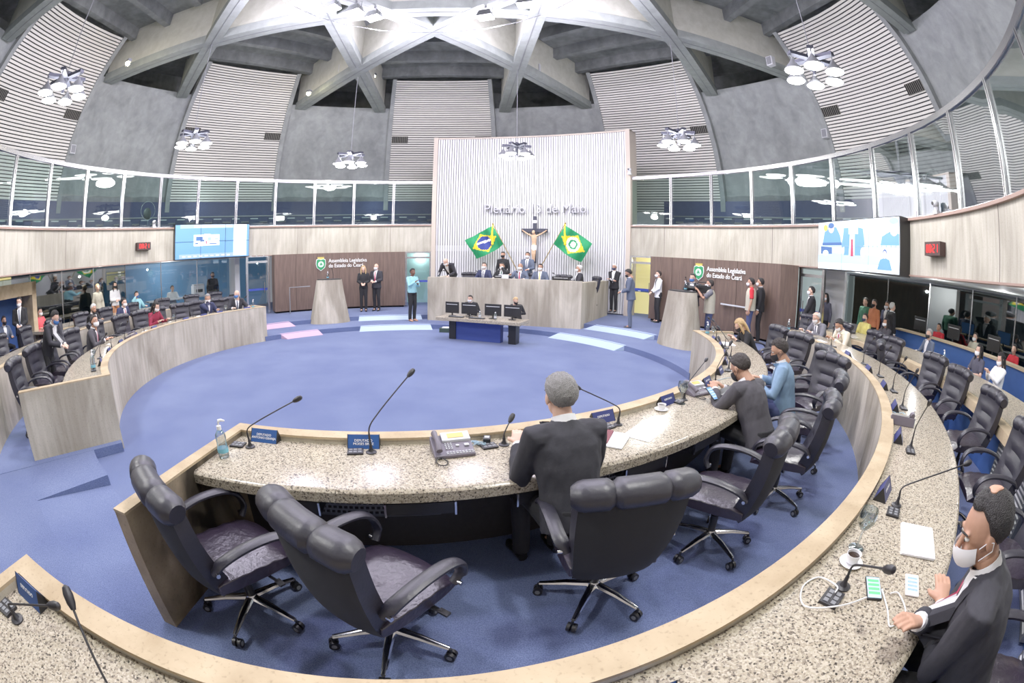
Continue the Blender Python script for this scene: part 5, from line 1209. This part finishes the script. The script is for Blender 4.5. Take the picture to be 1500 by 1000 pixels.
smartphone(8.10,138.0,ZH,-70,'white smartphone lying by the foreground man hand',[SCR_W,SCR_G],WHITE)
smartphone(5.82,123.6,.99,-14,'smartphone held by the masked man in grey suit',[SCR_B,SCR_L],BLK,35)
cable('white charging cable looping left of the phone at lower right',[W(7.93,139.6,ZH+.01),W(7.86,140.6,ZH+.02),W(7.74,141.3,ZH+.01),W(7.66,140.6,ZH+.006),W(7.68,139.8,ZH+.006),W(7.78,139.9,ZH+.02),W(7.80,140.3,ZH+.03)],CABW,.0035)
cable('white cable loop below the charging phone at lower right',[W(7.97,138.9,ZH+.01),W(8.05,139.6,ZH+.006),W(8.11,140.2,ZH+.005),W(8.14,139.4,ZH+.005),W(8.06,138.7,ZH+.006),W(8.02,138.9,ZH+.01)],CABW,.0035)
def laptop(loc,rz,label,m=BLK):
    t=thing('laptop',label,'laptop',loc,rz); b=MB(); b.box((0,0,.01),(.34,.24,.018)); b.obj('keyboard_base',m,t,bevel=.004); b=MB(); b.box((0,.14,.12),(.34,.012,.22),(RAD(-18),0,0)); b.obj('lid',m,t,bevel=.004)
laptop(Vector((-.12,6.45,1.42)),0,'grey laptop lid standing on podium beside the central man',LGREY); laptop(W(7.85,-76,ZH),face_in(-76),'black laptop at far end of left outer desk'); laptop(W(10.15,72.5,.926),face_in(72.5)+PI,'black laptop on right press counter')
# podium props
for x,l in ((-1.75,'a'),(-.6,'b'),(.75,'c'),(1.9,'d')):
    t=thing('microphone',{'a':'podium microphone beside the stooping bald man','b':'podium microphone left of the laptop','c':'podium microphone beside the central man','d':'podium microphone at right end of podium'}[l],'microphone',Vector((x,6.5,1.42)),PI,'podium microphones')
    k=list(_mc.values())[0]; link('base',k[0],t); link('gooseneck',k[1],t); link('capsule',k[2],t)
def monitor(loc,rz,label,w=.5,h=.3,group=None,lift=.12):
    t=thing('monitor',label,'monitor',loc,rz,group); b=MB(); b.box((0,0,lift+h/2),(w,.03,h)); b.obj('casing',BLK,t,bevel=.006); b=MB(); b.box((0,-.0165,lift+h*.78),(w*.8,.003,.016)); b.obj('vent_strip',LGREY,t)
    b=MB(); b.lathe([(.1,0),(.1,.01),(.02,.02),(.02,lift+.05)],n=18); b.obj('stand',BLK,t); b=MB(); b.box((0,.0165,lift+h/2),(w*.94,.003,h*.9)); b.obj('screen',SCR_D,t)
monitor(Vector((1.75,6.55,1.42)),0,'black monitor back on right side of podium',.55,.2,lift=.02); monitor(Vector((-.95+.68,6.5,1.42)),.3,'small dark screen beside person in black on podium',.22,.16,lift=.04)
# ---------------- stenographers' table
zt=.62; A_=at(638.6,463,zt); B_=at(762.8,472,zt); d=(B_-A_); d.z=0; Lt=d.length; d.normalize(); nb=Vector((-d.y,d.x,0))
t=thing('stenographer_table','small table with speckled granite top and blue base in front of podium','table',(A_+B_)/2-Vector((0,0,zt)),math.atan2(d.y,d.x))
b=MB(); b.box((0,.30,zt-.05),(Lt,.66,.09)); b.obj('tabletop',GRAN,t,bevel=.01)
b=MB(); b.box((-Lt*.08,.42,.27),(Lt*.60,.2,.54)); b.obj('base_panel',mat('blue_base',(50,70,150),.6),t,smooth=False)
for x in (-Lt*.36,Lt*.36): b=MB(); b.box((x,.42,.27),(.2,.26,.54)); b.obj('leg',BLK,t,smooth=False)
TM=t.matrix_basis.copy(); TM=Matrix.Translation(t.location)@Matrix.Rotation(t.rotation_euler.z,4,'Z')
for x,w,l in ((-.38,.44,'leftmost'),(-.16,.5,'second from left'),(.13,.5,'second from right'),(.36,.5,'rightmost')):
    p=TM@Vector((x*Lt*.98,.34,zt-.002)); monitor(p,t.rotation_euler.z,'%s black monitor seen from behind on the small granite table'%l,w*.92,.30,'stenographers monitors',.07)
for x,l in ((-.27,'black keyboard and phone clutter, left, on the small granite table'),(-.02,'black keyboard in the middle of the small granite table')):
    q=thing('keyboard',l,'keyboard',TM@Vector((x*Lt,.12,zt-.005)),t.rotation_euler.z+.1); b=MB(); b.box((0,0,.012),(.4,.14,.02)); b.obj('case',BLK,q,bevel=.004); b=MB()
    for i in range(12):
        for j in range(4): b.box((-.17+.031*i,-.045+.03*j,.025),(.024,.022,.008))
    b.obj('keys',GREY,q,smooth=False)
for x,l in ((.02,'clear water bottle between the monitors on the small table'),(.2,'white capped bottle right on the small granite table')):
    q=thing('water_bottle',l,'bottle',TM@Vector((x*Lt,.10,zt-.005))); b=MB(); b.lathe([(.032,0),(.034,.01),(.034,.13),(.014,.18)],n=18); b.obj('bottle',CLEAR,q); b=MB(); b.lathe([(.016,.18),(.016,.2)],n=14); b.obj('cap',WHITE,q); b=MB(); b.lathe([(.0345,.05),(.0345,.1)],n=18); b.obj('label_band',LGREY,q)
q=thing('shoes_pair_box','small dark box with white top on floor left of the small table','box',at(652,486,0),.2); b=MB(); b.box((0,0,.06),(.3,.22,.12)); b.obj('carton',mat('dark_green_box',(50,70,60),.6),q); b=MB(); b.box((.02,0,.13),(.2,.15,.03)); b.obj('lid',WHITE,q)
# ---------------- booth monitors, printer, TV camera
for ps,l in ((76.2,'booth monitor behind blue partition, left one'),(82.5,'booth monitor behind blue partition beside person in cream vest'),(89.9,'booth monitor behind blue partition beside person in red')):
    monitor(W(12.6,ps,1.0),-RAD(ps),l,.5,.34,'booth monitors',.16)
b=MB(); b.ring(12.35,12.95,.92,1.0,74,150,1.5); tag(b.obj('booth_worktop',LGREY),'pale worktop behind the blue partition carrying booth monitors','worktop')
t=thing('printer','white office printer in blue lit room behind left glass','printer',W(12.4,-74.3,1.0),-RAD(-74.3)); b=MB(); b.box((0,0,.2),(.5,.45,.4)); b.obj('body',WHITE,t,bevel=.02); b=MB(); b.box((0,-.02,.43),(.46,.4,.06)); b.obj('scanner_lid',LGREY,t,bevel=.01); b=MB(); b.box((0,-.24,.2),(.3,.04,.12)); b.obj('paper_slot',BLK,t)
t=thing('office_table','narrow pale table behind left glass carrying the printer','table',W(12.4,-78,F2),-RAD(-78)); b=MB(); b.box((0,0,.79),(3.2,.6,.05)); b.obj('tabletop',LGREY,t)
for x in (-1.4,1.4): b=MB(); b.box((x,0,.38),(.06,.5,.76)); b.obj('leg',GREY,t)
cp=onr(1040,440,7.5); rz=RAD(88); fw=Vector((-math.sin(rz),math.cos(rz),0))
t=thing('broadcast_camera','black shoulder video camera held by the operator in khaki vest','video camera',Vector((cp.x,cp.y,F1+1.42))+fw*.22,rz)
b=MB(); b.box((0,-.02,.06),(.14,.42,.2)); b.obj('body',BLK,t,bevel=.015); b=MB(); b.tube([(0,.18,.06),(0,.42,.06)],[.055,.07],16); b.obj('lens',BLK,t); b=MB(); b.tube([(0,-.12,.17),(0,-.1,.23),(0,.12,.23),(0,.16,.17)],.014,8); b.obj('handle',BLK,t); b=MB(); b.box((-.12,.06,.12),(.08,.14,.06)); b.obj('viewfinder',BLK,t)
t=thing('camera_tripod','black camera tripod under the shoulder video camera','tripod',Vector((cp.x,cp.y,F1))+fw*.42)
for i in range(3):
    a=RAD(120*i+30); b=MB(); b.tube([(.03*math.cos(a),.03*math.sin(a),1.28),(.28*math.cos(a),.28*math.sin(a),0.01)],[.022,.014],8); b.obj('leg',BLK,t)
b=MB(); b.lathe([(.05,1.26),(.06,1.34),(.04,1.4)],n=14); b.obj('head',BLK,t)
t=thing('blue_door_sign','blue band barrier across the yellow-lit doorway','barrier',W(9.95,26.3,1.2),-RAD(26.3)); b=MB(); b.box((0,0,0),(.95,.02,.1)); b.obj('band',BLUEPLATE,t); b=MB(); b.box((-.2,-.012,0),(.1,.006,.06)); b.obj('badge',TEXTW,t)
t=thing('wall_rail','thin metal rail on right wooden panel between operator and man in red','rail',W(9.2,50.5,S2),-RAD(50.5)); b=MB(); b.box((0,0,.86),(1.1,.05,.04)); b.obj('bar',LGREY,t)
for x in (-.45,.45): b=MB(); b.box((x,.05,.84),(.03,.12,.03)); b.obj('bracket',GREY,t)
# tall hand-rail beside the left panel
t=thing('hand_rail','thin metal handrail before the left wooden panel','handrail',W(8.9,-55,S2),RAD(55)); b=MB(); b.tube([(-.5,0,0),(-.5,0,.95),(.3,0,.95)],.02,8); b.obj('bar',GREY,t)
LE=375; FE=520; EXPO=-.06
# ================================================================= LIGHTS
def point(loc,e,r,col=(1,1,1)):
    l=bpy.data.lights.new('light','POINT'); l.energy=e; l.shadow_soft_size=r; l.color=col
    o=link('light',l); o.location=loc; return o
LG=bpy.data.lights
for i in range(8):
    point(W(7.5,45*i,5.45),LE*(.45 if i==0 else 1),.16,(1,.98,.95))
for i in range(8):
    o=point(W(3.9,45*i,8.45),FE,.3,(.86,.80,1))
for p in WL: point(p-Vector((0,0,.12)),40,.05,(1,.85,.5))
for ps,z,R,e in ((-80,2.2,12.9,30),(-26,2.2,11,20),(26,2.2,11,45),(66,2.2,11.9,70),(90,2.25,12.8,30),(110,2.25,12.8,30),(130,2.25,12.8,30),(-130,2.3,12,25),(85,2.2,11,25),(105,2.2,11,25),(125,2.2,11,25),(-100,2.2,10.8,25),(-85,2.2,10.8,20)):
    point(W(R,ps,z),e,.03)  # added fill lamps below the balcony and in the rooms, no fittings
for i in range(-4,5): 
    if i: point(W(13.4,i*36,4.9),22,.05,(.85,.9,1))
w=bpy.data.worlds.new('world'); bpy.context.scene.world=w; w.use_nodes=True; w.node_tree.nodes['Background'].inputs[0].default_value=(.6,.62,.7,1); w.node_tree.nodes['Background'].inputs[1].default_value=.3
sc=bpy.context.scene; sc.view_settings.view_transform='Standard'; sc.view_settings.look='None'; sc.view_settings.exposure=EXPO; sc.view_settings.gamma=1.2
sc.cycles.max_bounces=7; sc.cycles.diffuse_bounces=4; sc.cycles.glossy_bounces=4; sc.cycles.transparent_max_bounces=16; sc.cycles.caustics_reflective=False; sc.cycles.caustics_refractive=False
sc.cycles.sample_clamp_indirect=6; sc.cycles.blur_glossy=1
